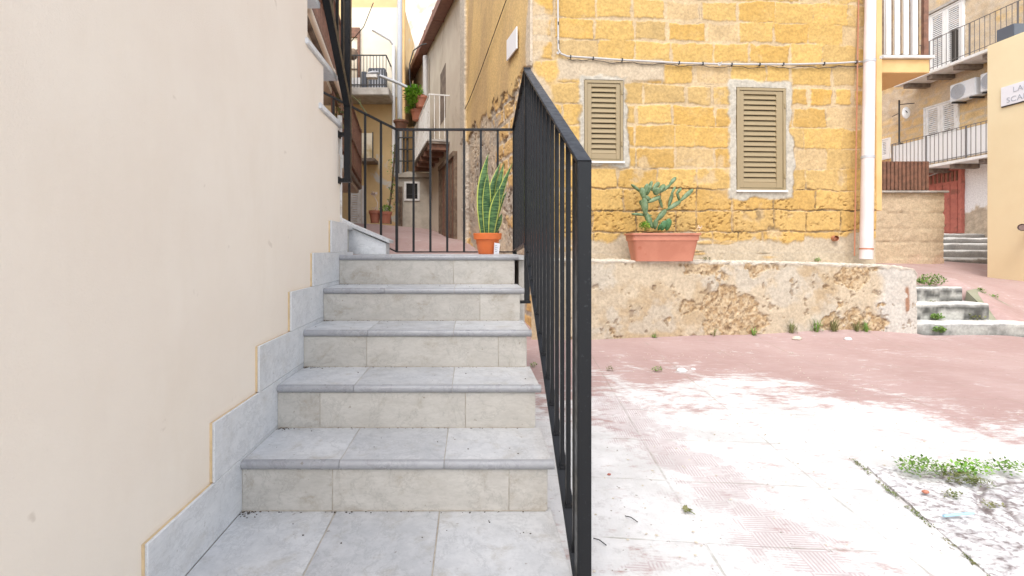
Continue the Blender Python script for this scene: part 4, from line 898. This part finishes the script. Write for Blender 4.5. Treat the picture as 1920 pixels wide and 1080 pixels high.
# ================================================================ left alley
LA2 = LA
al = empty('grey_beige_house', FA(LA2, 0), 'grey beige alley house with an old door and brown gutter beyond the stone block house', 'house')
zr0, zr1 = 5.0, 6.3
def FAx(px):                                    # distance along the alley wall seen at a pixel column
    r_ = (px-882)/907; t_ = (.69-r_*5.35)/(r_+.223); return t_*1.0246, 5.35+t_
uf = 12.6*1.0246
mb = MB(); a0 = FA(LA2, 0, .0); a1 = FA(uf, 0, .0)
mb.prism([(a0.x,a0.y,-.5),(a1.x,a1.y,-.5),(a1.x,a1.y,zr1),(a0.x,a0.y,zr0)], nav*3); mb.build('wall', M['greybeige'], al)
g0 = FA(LA2-.1, zr0+.05, -.14); g1 = FA(uf, zr1+.05, -.14)
mb = MB(); mb.bar(g0, g1, .26, .22); mb.build('gutter', M['gutter'], al, bevel=.02)
for k in range(6): p = g0.lerp(g1, (k+.5)/6); q = g0.lerp(g1, (k+.5)/6+.008); MB().bar(p, q, .275, .235).build('gutter_joint', M['gutter'], al)
ud, Yd = FAx(806); mb = MB(); mb.tube([FA(ud, 5.4, -.12), FA(ud, 3.0, -.12), FA(ud,2.6,-.12)], .075, 10); mb.build('downpipe', M['tube'], al)
# window niche and old door
u1_, Y1_ = FAx(826); u2_, Y2_ = FAx(836); MB().fbox(FA, u2_, u1_, 3.0, zz(140,Y1_), -.006, -.0005 if 0 else .2).build('window_recess', M['slabdark'], al)
u1_, Y1_ = FAx(829); u2_, Y2_ = FAx(856)
dz0, dz1 = .22, 1.86
MB().fbox(FA, u2_, u1_, dz0, dz1, -.02, .02).build('door', M['oldwood'], al)
do = bpy.data.objects['door.001'] if 'door.001' in bpy.data.objects else bpy.data.objects['door']
n_ = 6
for k in range(n_):
    ua = u2_+(u1_-u2_)*k/n_; ub = u2_+(u1_-u2_)*(k+.8)/n_; MB().fbox(FA, ua, ub, dz0+.1*(k % 2), dz1, -.05, -.021).build('door_board', M['oldwood' if k % 2 else 'wood'], do)
MB().fbox(FA, u2_-.08, u1_+.08, dz1, dz1+.10, -.09, .02).build('lintel', M['oldwood'], do)
MB().fbox(FA, u2_-.08, u2_-.005, dz0-.2, dz1, -.07, .02).build('door_post', M['oldwood'], do)
MB().fbox(FA, u1_+.005, u1_+.1, dz0, dz1, -.07, .02).build('door_post', M['oldwood'], do)
# wooden balcony
ub0, Yb0 = FAx(843); ub1, Yb1 = FAx(806); wb = empty('wooden_balcony', FA(ub0, 2.34, -.3), 'small alley balcony with a thin white railing and dark wooden joists beneath', 'balcony')
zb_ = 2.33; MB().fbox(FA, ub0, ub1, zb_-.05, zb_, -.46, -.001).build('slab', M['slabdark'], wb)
MB().fbox(FA, ub0-.01, ub1+.01, zb_+.001, zb_+.045, -.48, -.001).build('slab_edge', M['slab'], wb)
for k in range(5): u_ = ub0+.15+(ub1-ub0-.3)*k/4; MB().fbox(FA, u_-.10, u_+.10, zb_-.17, zb_-.052, -.45, -.001).build('joist', M['wood'], wb)
zt_ = zb_+1.0
MB().bar(FA(ub0,zt_,-.44), FA(ub1,zt_,-.44), .025).build('rail', M['whitedirty'], wb); MB().bar(FA(ub0,zt_,-.44), FA(ub0,zt_,0), .025).build('rail', M['whitedirty'], wb)
u_ = ub0
while u_ < ub1: MB().bar(FA(u_,zb_+.04,-.44), FA(u_,zt_,-.44), .014, .014, up=(0,1,0)).build('baluster', M['whitedirty'], wb); u_ += .17
for k in range(1,4): MB().bar(FA(ub0,zb_+.04,-.11*k), FA(ub0,zt_,-.11*k), .014, .014, up=(0,1,0)).build('baluster', M['whitedirty'], wb)
# hanging pots on that balcony
def pot(name, c, r_, h_, plant, n, label, cat='potted plant', group=None, mat='terra', leafs=(.25,.25,.2), size=.07, off=(0,0,0), mt='bright'):
    o = empty(name, c, label, cat, group); c = Vector(c)
    mb = MB(); mb.lathe(c, [(0,0),(r_*.68,0),(r_*.9,h_*.75),(r_*1.02,h_*.76),(r_*1.05,h_),(r_*.92,h_),(r_*.88,h_*.85),(0,h_*.85)], 20); mb.build('pot', M[mat], o)
    mb = MB(); leaves(mb, c+Vector((0,0,h_))+Vector(off), leafs, n, size); mb.build('foliage', M[mt], o)
    return o
pot('hanging_pot', P(789,202,12.2), .17, .28, 1, 700, 'terracotta pot spilling bright green foliage over the white balcony railing', leafs=(.22,.3,.26), size=.10, off=(-.18,0,.0))
pot('hanging_pot', P(782,226,12.4), .17, .26, 1, 160, 'lower terracotta pot below the bright green trailing plant', leafs=(.12,.14,.10), size=.06, off=(-.2,0,.0))
pot('hanging_pot', P(752,242,13.2), .20, .22, 1, 60, 'wide brown pot hanging furthest left beyond the landing railing', leafs=(.12,.1,.06), size=.05, mat='wood')
# grey hut with a small window at the foot of the alley
Yh = 13.4; xh0, xh1 = P(744,0,Yh).x, P(808,0,Yh).x; zh = zz(333,Yh)
ht = empty('grey_hut', ((xh0+xh1)/2, Yh, .5), 'low grey outbuilding with one small dark white framed window', 'outbuilding')
MB().box((xh0, Yh, 0),(xh1+.3, Yh+2.2, zh)).build('wall', M['grey'], ht, bevel=.03)
MB().prism([(xh0-.05,Yh-.08,zh+.001),(xh1+.3,Yh-.08,zh+.001),(xh1+.3,Yh-.08,zh+.10),(xh0+.3,Yh-.08,zh+.16),(xh0-.05,Yh-.08,zh+.05)], (0,2.3,0)).build('roof_edge', M['grey'], ht)
wx0, wx1, wz0, wz1 = P(762,0,Yh).x, P(783,0,Yh).x, zz(373,Yh), zz(344,Yh)
wo = MB()
for q in ((wx0-.06,wx0,wz0-.05,wz1+.05),(wx1,wx1+.06,wz0-.05,wz1+.05),(wx0,wx1,wz1,wz1+.05),(wx0,wx1,wz0-.05,wz0)): wo.box((q[0],Yh-.03,q[2]),(q[1],Yh-.002,q[3]))
wo = wo.build('window', M['whitedirty'], ht); MB().box((wx0,Yh-.012,wz0),(wx1,Yh-.003,wz1)).build('dark_opening', M['dark'], wo); MB().box((wx0,Yh-.022,wz0+.12),(wx1,Yh-.013,wz0+.14)).build('window_bar', M['iron'], wo)
for px in (749,753): MB().box((P(px,0,Yh).x-.025,Yh-.05,.5),(P(px,0,Yh).x+.025,Yh-.002,zz(350,Yh))).build('drain_pipe', M['oldwood'], ht)
# yellow house facing the camera with a balcony
Yy = 14.6; yh = empty('yellow_house', P(690,400,Yy), 'old yellow plastered house with a cluttered balcony at the end of the left alley', 'house')
MB().box((-7, Yy, -.2),(P(748,0,Yy).x, Yy+4, 7.9)).build('wall', M['oldyellow'], yh)
zt1 = zz(170, 14.0)
MB().box((P(640,0,Yy).x, Yy-.03, zt1-.0),(P(746,0,Yy).x, Yy-.001, zz(15,Yy))).build('render_panel', M['cream'], yh)
bs = MB().box((P(640,0,13.7).x, 13.7, zt1-.22),(P(729,0,13.7).x, Yy-.001, zt1)).build('balcony_slab', M['slab'], yh, bevel=.02)
for z_ in (zt1+.08, zt1+.92): MB().bar((P(640,0,13.74).x,13.74,z_),(P(724,0,13.74).x,13.74,z_), .03).build('rail', M['iron'], bs)
MB().bar((P(724,0,13.74).x,13.74,zt1+.92),(P(724,0,13.74).x,Yy,zt1+.92), .03).build('rail', M['iron'], bs)
for k in range(15): x_ = P(640+k*6,0,13.74).x; MB().bar((x_,13.74,zt1),(x_,13.74,zt1+.92), .016, .016, up=(0,1,0)).build('baluster', M['iron'], bs)
dz1_ = zz(52,Yy-.1); dxa, dxb = P(640,0,Yy).x, P(676,0,Yy).x
df = MB(); df.box((dxb-.07,Yy-.12,zt1),(dxb,Yy-.035,dz1_)).box((dxa,Yy-.12,dz1_-.28),(dxb-.07,Yy-.035,dz1_)); df = df.build('door', M['wood'], yh)
MB().box((dxa,Yy-.06,zt1),(dxb-.07,Yy-.034,dz1_-.28)).build('door_leaf', M['cream'], df)
for z_ in (.40,.68): zc_ = zt1+(dz1_-zt1)*z_; MB().box((dxa,Yy-.075,zc_-.02),(dxb-.07,Yy-.061,zc_+.02)).build('door_slats', M['oldwood'], df)
MB().box((P(655,0,13.8).x,13.78,zt1+.01),(P(676,0,13.8).x,13.85,zt1+.30)).build('balcony_box', M['white'], None, 'white box standing on the yellow house balcony by the brown door', cat='box')
acb = empty('balcony_unit', P(706,165,14.1), 'dark grey air conditioner unit standing on the yellow house balcony', 'air conditioner')
MB().box((P(690,0,14).x,14.0,zt1+.02),(P(722,0,14).x,14.4,zz(127,14))).build('casing', M['acdark'], acb, bevel=.02)
mb = MB()
for k in range(6): x_ = P(693+k*5,0,14).x; mb.box((x_,13.985,zt1+.08),(x_+.025,13.998,zz(131,14)))
mb.build('grille', M['pvcgrey'], acb)
MB().box((P(678,0,14).x,13.95,zt1+.02),(P(687,0,14).x,14.2,zz(135,14))).build('crate', M['acdark'], None, 'narrow dark crate left of the balcony air conditioner', cat='crate', bevel=.01)
mb = MB(); mb.ell(P(662,102,14.0), (.14,.12,.17), None, 12, 8, .03); mb.tube([P(657,95,14.0),P(652,85,14.2)], .02, 5); mb.build('hanging_basket', M['oldwood'], None, 'round wicker basket hanging by the brown balcony door', cat='basket')
# second, smaller balcony lower down
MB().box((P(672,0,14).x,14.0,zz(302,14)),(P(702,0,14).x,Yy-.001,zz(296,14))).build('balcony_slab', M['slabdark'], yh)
b2 = bpy.data.objects['balcony_slab.003'] if 'balcony_slab.003' in bpy.data.objects else bs
MB().box((P(674,0,14.03).x,14.03,zz(296,14)+.01),(P(699,0,14.03).x,14.05,zz(249,14))).build('balcony_panel', M['cream'], yh)
for px in (674,699): MB().bar(P(px,296,14.02), P(px,248,14.02), .03, .03, up=(0,1,0)).build('balcony_post', M['iron'], yh)
# ground floor shutter
FY = frame((0, Yy, 0), (1, 0))
shutter(FY, P(654,0,Yy).x, P(677,0,Yy).x, zz(430,Yy), zz(352,Yy), .05, M['whitedirty'], yh, 15, fw=.06, sill=None, sc=1.4)
MB().box((P(678,0,Yy).x,Yy-.04,zz(430,Yy)),(P(683,0,Yy).x,Yy-.002,zz(348,Yy))).build('window_surround', M['whitewash'], yh)
# white and grey rain pipes
for px, mt, r_, lb_ in ((738,'white',.05,'slim white rain pipe left of the corner of the yellow house'),(750,'pvcgrey',.08,'thick grey rain pipe at the corner of the yellow house'),(757,'peach',.05,'thin tan pipe right of the thick grey rain pipe')):
    Yp_ = Yy-.12; mb = MB(); x_ = P(px,0,Yp_).x; zb_2 = zz(330 if px == 738 else 330,Yp_); zt_2 = zz(85 if px == 738 else -60,Yp_)
    mb.tube([(x_,Yp_,zb_2),(x_,Yp_,zt_2)], r_, 10)
    if px == 738: mb.tube([(x_,Yp_,zt_2),(x_-.1,Yp_-.1,zt_2+.12),(x_-.55,Yp_-.5,zt_2+.25)], .04, 8)
    o = mb.build('rain_pipe', M[mt], None, lb_, cat='pipe')
# pale tall house behind
MB().box((P(752,0,18.5).x-.3, 18.5, 0),(3, 22, 10.2)).build('pale_house', M['palewall'], None, 'tall pale house rising behind the brown gutter', cat='house')
MB().box((-9, 19.2, 0),(P(752,0,18.5).x-.31, 22, 10.2)).build('cream_house', M['cream'], None, 'cream house seen in the narrow gap beside the rain pipes', cat='house')
MB().box((P(748,0,16).x+.01, 16.2, 0),(P(790,0,16).x, 17.5, zz(235,16))).build('ochre_house', M['oldyellow'], None, 'ochre wall fragment behind the dark iron rungs above the grey outbuilding', cat='house')
# iron rungs
ir = MB()
for py in (258,280,302): ir.bar(P(744,py,13.9), P(783,py,13.9), .03)
for px in (748,757,764): ir.bar(P(px,325,13.95), P(px,240,13.95), .06 if px > 748 else .03, .05, up=(0,1,0))
ir.build('iron_rack', M['iron'], None, 'dark iron rack of three rungs above the grey outbuilding', cat='rack')
# street lamp and lines
lm = empty('street_lamp', P(768,165,12.5), 'street lamp with a long bent arm reaching over the alley', 'street lamp')
Yl = 12.4; mb = MB(); mb.tube([P(772,168,Yl),P(750,157,Yl),P(730,149,Yl),P(712,142,Yl)], .04, 8); mb.build('arm', M['pvcgrey'], lm)
mb = MB(); Rm_ = Matrix.Rotation(R(-8), 3, 'Y'); mb.ell(P(699,138,Yl), (.17,.11,.055), Rm_, 16, 8); mb.build('lamp_head', M['pvcgrey'], lm)
mb = MB(); mb.box(P(688,145,Yl)-Vector((0,.09,.03)), P(708,141,Yl)+Vector((0,.09,0))); mb.build('lamp_glass', M['whitedirty'], lm, bevel=.01)
mb = MB(); mb.tube([P(768,150,12),P(768,120,12),P(775,95,12),P(790,84,12),P(800,82,12)], .018, 6); mb.tube([P(768,150,12),P(771,165,12)], .018, 6); mb.build('cable_loop', M['iron'], None, 'black cable looping down beside the brown gutter', cat='cable')
mb = MB(); mb.tube([P(700,5,9),P(682,50,9.3),P(655,82,9.6),P(600,150,10)], .008, 5); mb.build('overhead_wire', M['iron'], None, 'dark overhead wire crossing in front of the yellow house', cat='wire')
mb = MB(); mb.tube([P(655,175,8),P(672,190,8),P(688,213,8)], .008, 5); mb.tube([P(674,184,8),P(677,200,8)], .006, 5); mb.build('dry_vine', M['weeddry'], None, 'dry twig hanging below the cluttered balcony', cat='twig')
mb = MB(); mb.ell(P(801,52,14), (.05,.12,.09), None, 10, 6); mb.tube([P(803,57,14),P(806,66,14)], .03, 6); mb.build('wall_spotlight', M['pvcgrey'], None, 'small grey spotlight beside the brown gutter', cat='lamp')
# left side of the alley: house with brown balconies
lhh = empty('brown_balcony_house', (-2.6, 8, .2), 'alley house on the left carrying brown steel balconies', 'house')
DL = Vector((-.145,1,0)); FLh = frame((-2.35,4.0,0), DL)
mb = MB(); q0 = FLh(0,0,0); q1 = FLh(10.4,0,0); mb.prism([(q0.x,q0.y,-1),(q1.x,q1.y,-1),(q1.x,q1.y,6),(q0.x,q0.y,6)], (-3,0,0)); mb.build('wall', M['oldyellow'], lhh)
def brailing(u0, u1, z, h_, out_, parent, step):
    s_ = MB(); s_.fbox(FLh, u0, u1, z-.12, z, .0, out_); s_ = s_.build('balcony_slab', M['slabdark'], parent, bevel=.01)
    MB().fbox(FLh, u0, u1, z-.20, z-.121, .0, out_-.06).build('soffit', M['greybeige'], s_)
    for zr in (z+.10, z+h_*.5, z+h_): MB().bar(FLh(u0,zr,out_-.02), FLh(u1,zr,out_-.02), .05 if zr > z+.2 else .07).build('rail', M['brownmetal'], s_)
    for zr in (z+.10, z+h_): MB().bar(FLh(u1,zr,out_-.02), FLh(u1,zr,0), .05).build('rail', M['brownmetal'], s_)
    u_ = u0
    while u_ <= u1+.01: MB().bar(FLh(u_,z,out_-.02), FLh(u_,z+h_,out_-.02), .02, .02, up=(0,1,0)).build('baluster', M['brownmetal'], s_); u_ += step
    for k in range(4): MB().bar(FLh(u1,z,out_*k/4), FLh(u1,z+h_,out_*k/4), .02, .02, up=(0,1,0)).build('baluster', M['brownmetal'], s_)
    MB().bar(FLh(u1,z-.1,out_-.02), FLh(u1,z+h_+.05,out_-.02), .06, .06, up=(0,1,0)).build('post', M['brownmetal'], s_)
    return s_
brailing(3.0, 8.1, 1.62, 1.35, .78, lhh, .28)
brailing(.3, 3.6, 2.48, 1.1, .82, lhh, .15)
mb = MB(); mb.tube([FLh(.2,2.26,.90),FLh(3.6,2.26,.90)], .03, 10); mb.tube([FLh(2.0,2.26,.90),FLh(2.1,2.26,.90)], .038, 10); mb.build('side_pipe', M['palewall'], lhh)
mb = MB(); leaves(mb, FLh(3.4,2.1,.8), (.12,.3,.3), 120, .07); mb.build('wall_plant', M['weeddry'], None, 'dry creeper under the upper brown balcony', cat='plant')
# flower pots at the foot of the yellow house and the vine
tp = P(703,418,12.6); o = pot('flower_pot', tp, .155, .32, 1, 60, 'pale terracotta pot with white flowers left in front of the yellow house', leafs=(.12,.12,.08), size=.05, mt='petal')
mb = MB(); mb.tube([tp+Vector((.05,0,.3)),P(708,380,12.6),P(701,366,12.6)], .012, 5); leaves(mb, P(701,365,12.6), (.09,.09,.06), 70, .06); mb.build('flower_stem', M['petal'], o)
pot('flower_pot', P(723,419,12.5), .165, .30, 1, 180, 'brown terracotta pot with green shoots beside the grey outbuilding', leafs=(.16,.14,.12), size=.06, mt='bright', off=(.0,0,.05))
vn = empty('climbing_vine', P(735,420,13.1), 'thin climbing vine at the corner between yellow house and outbuilding', 'vine')
mb = MB(); mb.tube([P(733,420,13.1),P(730,390,13.1),P(735,350,13.1),P(739,300,13.1),P(742,270,13.1)], .03, 6); mb.build('stem', M['oldwood'], vn)
mb = MB()
for k in range(14): leaves(mb, P(736+random.uniform(-5,5),275+k*9,13.05), (.10,.08,.10), 16, .07)
mb.build('foliage', M['weed'], vn)

# ================================================================ weeds and litter
WG = 'small weeds growing in cracks'
def weed(x, y, z, label, r_=.06, n=60, size=.02, mt='weed', h_=0, grp=None, nb=0, flat=.5):
    mb = MB()
    if n: leaves(mb, (x,y,z+r_*.45), (r_,r_*.6,r_*.5+h_), n, size)
    if nb: blades(mb, (x,y,z), nb, r_*2.2+h_, r_, .003)
    return mb.build('weed', M[mt], None, label, cat='weed', group=grp)
random.seed(9)
def wallfoot(px): u, Y = onl(px); p = FL(u, 0, .03); return p.x, p.y, g(p.x, p.y)
for px, r_, n, nb, mt, lb_ in ((1410,.05,40,30,'weed','upright green tuft at the foot of the low wall, leftmost of the tufts'),(1336,.05,50,10,'weeddry','faint low weed at the wall foot below the right end of the planter'),
    (1481,.08,120,40,'weeddry','dry olive weed against the low wall below the exposed rubble'),(1527,.09,160,50,'weed','broad dark green weed at the low wall between two dry ones'),(1560,.09,120,50,'weeddry','tall dry weed leaning on the low wall'),
    (1602,.07,60,40,'weeddry','pale dry grass at the low wall left of the bright tuft'),(1620,.07,110,40,'weed','bright green tuft at the right part of the wall foot'),(1225,.03,90,8,'weed','tiny weed at the wall foot left of all other tufts')):
    x_, y_, z_ = wallfoot(px); weed(x_, y_, z_, lb_, r_*.85, int(n*.6), .017, mt, .02, None, nb//2)
u, Y = onf(1527); p = FD(u, 0, .05); weed(p.x, p.y, -.135, 'small green weed on top of the low wall near the downpipe', .035, 60, .02)
p = P(1325,484,5.15); weed(p.x, p.y, -.12, 'sparse weed on the low wall right of the planter', .045, 60, .02, 'weeddry')
p = P(1190,484,5.2); weed(p.x, p.y, -.115, 'little weed peeping out left of the planter', .035, 40, .018)
for px, py, Y, r_, n, lb_ in ((1749,533,6.05,.16,420,'wide green clump growing above the top stone step'),(1725,530,6.0,.07,140,'spiky weed at the corner of the low wall and top step'),(1757,597,5.58,.07,170,'green tuft in the middle of the second stone step'),(1762,621,5.30,.07,140,'low green tuft on the lowest stone step'),
    (1745,568,5.86,.05,60,'small yellowish weed under the top stone step'),(1830,600,5.60,.10,60,'brown dead weed at the end of the second stone step'),(1838,548,6.05,.07,80,'weed at the upper end of the mossy kerb'),(1862,558,6.1,.07,60,'sparse weed halfway along the mossy kerb')):
    p = P(px, py, Y); weed(p.x, p.y, p.z-.02, lb_, r_, n, .03, 'weeddry' if 'brown' in lb_ or 'yellowish' in lb_ else 'weed', 0)
for px, py, r_, n, mt, lb_ in ((1725,896,.085,300,'weed','yellow green weed cluster at the back edge of the concrete patch, leftmost'),(1818,898,.075,260,'bright','bright green weed cluster in the middle of the patch edge'),(1886,893,.07,170,'weed','loose leafy weed at the patch edge by the picture border'),
    (1772,897,.05,90,'weeddry','dry weed between the two green clusters'),(1800,912,.06,120,'weeddry','grey green weed trailing over the concrete patch'),(1785,938,.03,60,'weeddry','tiny weed on the manhole ring'),(1860,958,.03,40,'weeddry','brownish moss inside the manhole ring'),(1838,918,.045,80,'weeddry','weed trailing towards the manhole centre'),
    (1232,697,.045,120,'weed','dark green tuft alone on the pink paving'),(1143,695,.03,60,'weeddry','small dark tuft near the black newel post'),(1000,688,.035,70,'weed','green weed beside the stairs under the balustrade')):
    x_, y_, z_ = gp(px, py); weed(x_, y_, z_+.004, lb_, r_*(1.25 if px > 1600 else 1), n, .017 if r_ > .05 else .013, mt, -r_*.22 if px > 1600 else 0)
x_, y_, z_ = gp(1000, 628); weed(x_, y_, z_, 'weed seen between stairs and balustrade near the back post', .05, 70, .018)
# moss line along the patch edge
a_ = gp(1598,862); b_ = gp(1862,1088)
mb = MB(); random.seed(4)
for k in range(200):
    t_ = random.random(); 
    if vn and math.sin(t_*23)+math.sin(t_*51) < -.4: continue
    x_ = a_[0]+(b_[0]-a_[0])*t_; y_ = a_[1]+(b_[1]-a_[1])*t_; z_ = g(x_, y_)+.004; leaves(mb, (x_+random.gauss(0,.004), y_+random.gauss(0,.006), z_), (.008,.010,.002), 5, .007)
mb.build('moss', M['weeddry'], None, 'thin moss line along the edge of the concrete patch', kind='stuff')
x_, y_, z_ = gp(1800, 980); mb = MB(); mb.tube([(x_-.06,y_,z_+.024),(x_+.06,y_+.01,z_+.03)], .0045, 8); mb.build('drinking_straw', mplain('pale_blue_plastic', (.35,.60,.75), .4), None, 'pale blue plastic straw lying on the concrete patch', cat='straw')
x_, y_, z_ = gp(1736, 934); mb = MB(); mb.ell((x_,y_,z_+.025), (.014,.010,.007), None, 8, 5, .15); mb.build('orange_peel', M['terra'], None, 'small orange scrap on the concrete patch', cat='litter')
x_, y_, z_ = gp(1142, 891); mb = MB(); mb.ell((x_,y_,z_+.004), (.009,.007,.004), None, 8, 5, .2); mb.build('red_petal', M['reddoor'], None, 'tiny red petal on the white paving by the newel post', cat='litter')
for k, (px, py, r_, lb_) in enumerate(((1278,697,.045,'white plaster lump on the pink paving beside the dark green tuft'),(1300,693,.02,'small white crumb right of the plaster lump'),(1590,637,.04,'flat white chip lying at the low wall foot'),(1494,636,.05,'pale rubble lump at the low wall foot'),(1047,842,.018,'orange brown stone chip beside the stairs'))):
    x_, y_, z_ = gp(px, py)
    mb = MB(); mb.ell((x_,y_,z_+r_*.2), (r_,r_*.7,r_*.45), None, 10, 7, .14); mb.build('rubble', M['white'] if 'white' in lb_ else M['greybeige'], None, lb_, cat='rubble')
for k, (px, py, lb_) in enumerate(((1183,976,'dark dry twig on the white paving near the newel post'),(1124,1019,'small black twig at the bottom near the newel post'),(1290,962,'olive leaf scrap on the white paving'))):
    x_, y_, z_ = gp(px, py); mb = MB(); mb.tube([(x_-.015,y_+.02,z_+.006),(x_,y_,z_+.012),(x_+.018,y_-.02,z_+.006)], .0018, 5)
    if k == 2: leaves(mb, (x_,y_,z_+.008), (.02,.02,.004), 10, .02)
    mb.build('twig', M['iron'] if k < 2 else M['weeddry'], None, lb_, cat='twig')
random.seed(31)
mb = MB()
for i in range(5):
    yt = NY[i]+.010; ztr = NZ[i+1]
    for k in range(70):
        x_ = SX0+.004+abs(random.gauss(0,.03)) if k < 38 else random.uniform(SX0, SX1-.03)
        y_ = yt-.003-abs(random.gauss(0,.004 if k >= 38 else .012)); s_ = random.uniform(.0010,.0026); mb.ell((x_,y_,ztr+s_*.3), (s_*1.4,s_,s_*.6), None, 5, 3, .3)
    for k in range(10):
        x_ = random.uniform(SX0+.02, SX1-.02); y_ = random.uniform(yt-.25, yt-.02); s_ = random.uniform(.001,.0026); mb.ell((x_,y_,ztr+s_*.3), (s_*1.4,s_,s_*.6), None, 5, 3, .3)
mb.build('stair_dirt', M['soil'], None, 'brown crumbs of dirt gathered where treads meet risers', kind='stuff')
random.seed(12)
mb = MB()
for k in range(420):
    x_ = random.uniform(.33, 3.2); y_ = random.uniform(1.3, 4.6); s_ = random.uniform(.0015,.0045); mb.ell((x_,y_,g(x_,y_)+.003), (s_*1.5,s_,s_*.6), None, 5, 3, .3)
mb.build('grit', M['greybeige'], None, 'scattered grit and crumbs over the worn paving', kind='stuff')
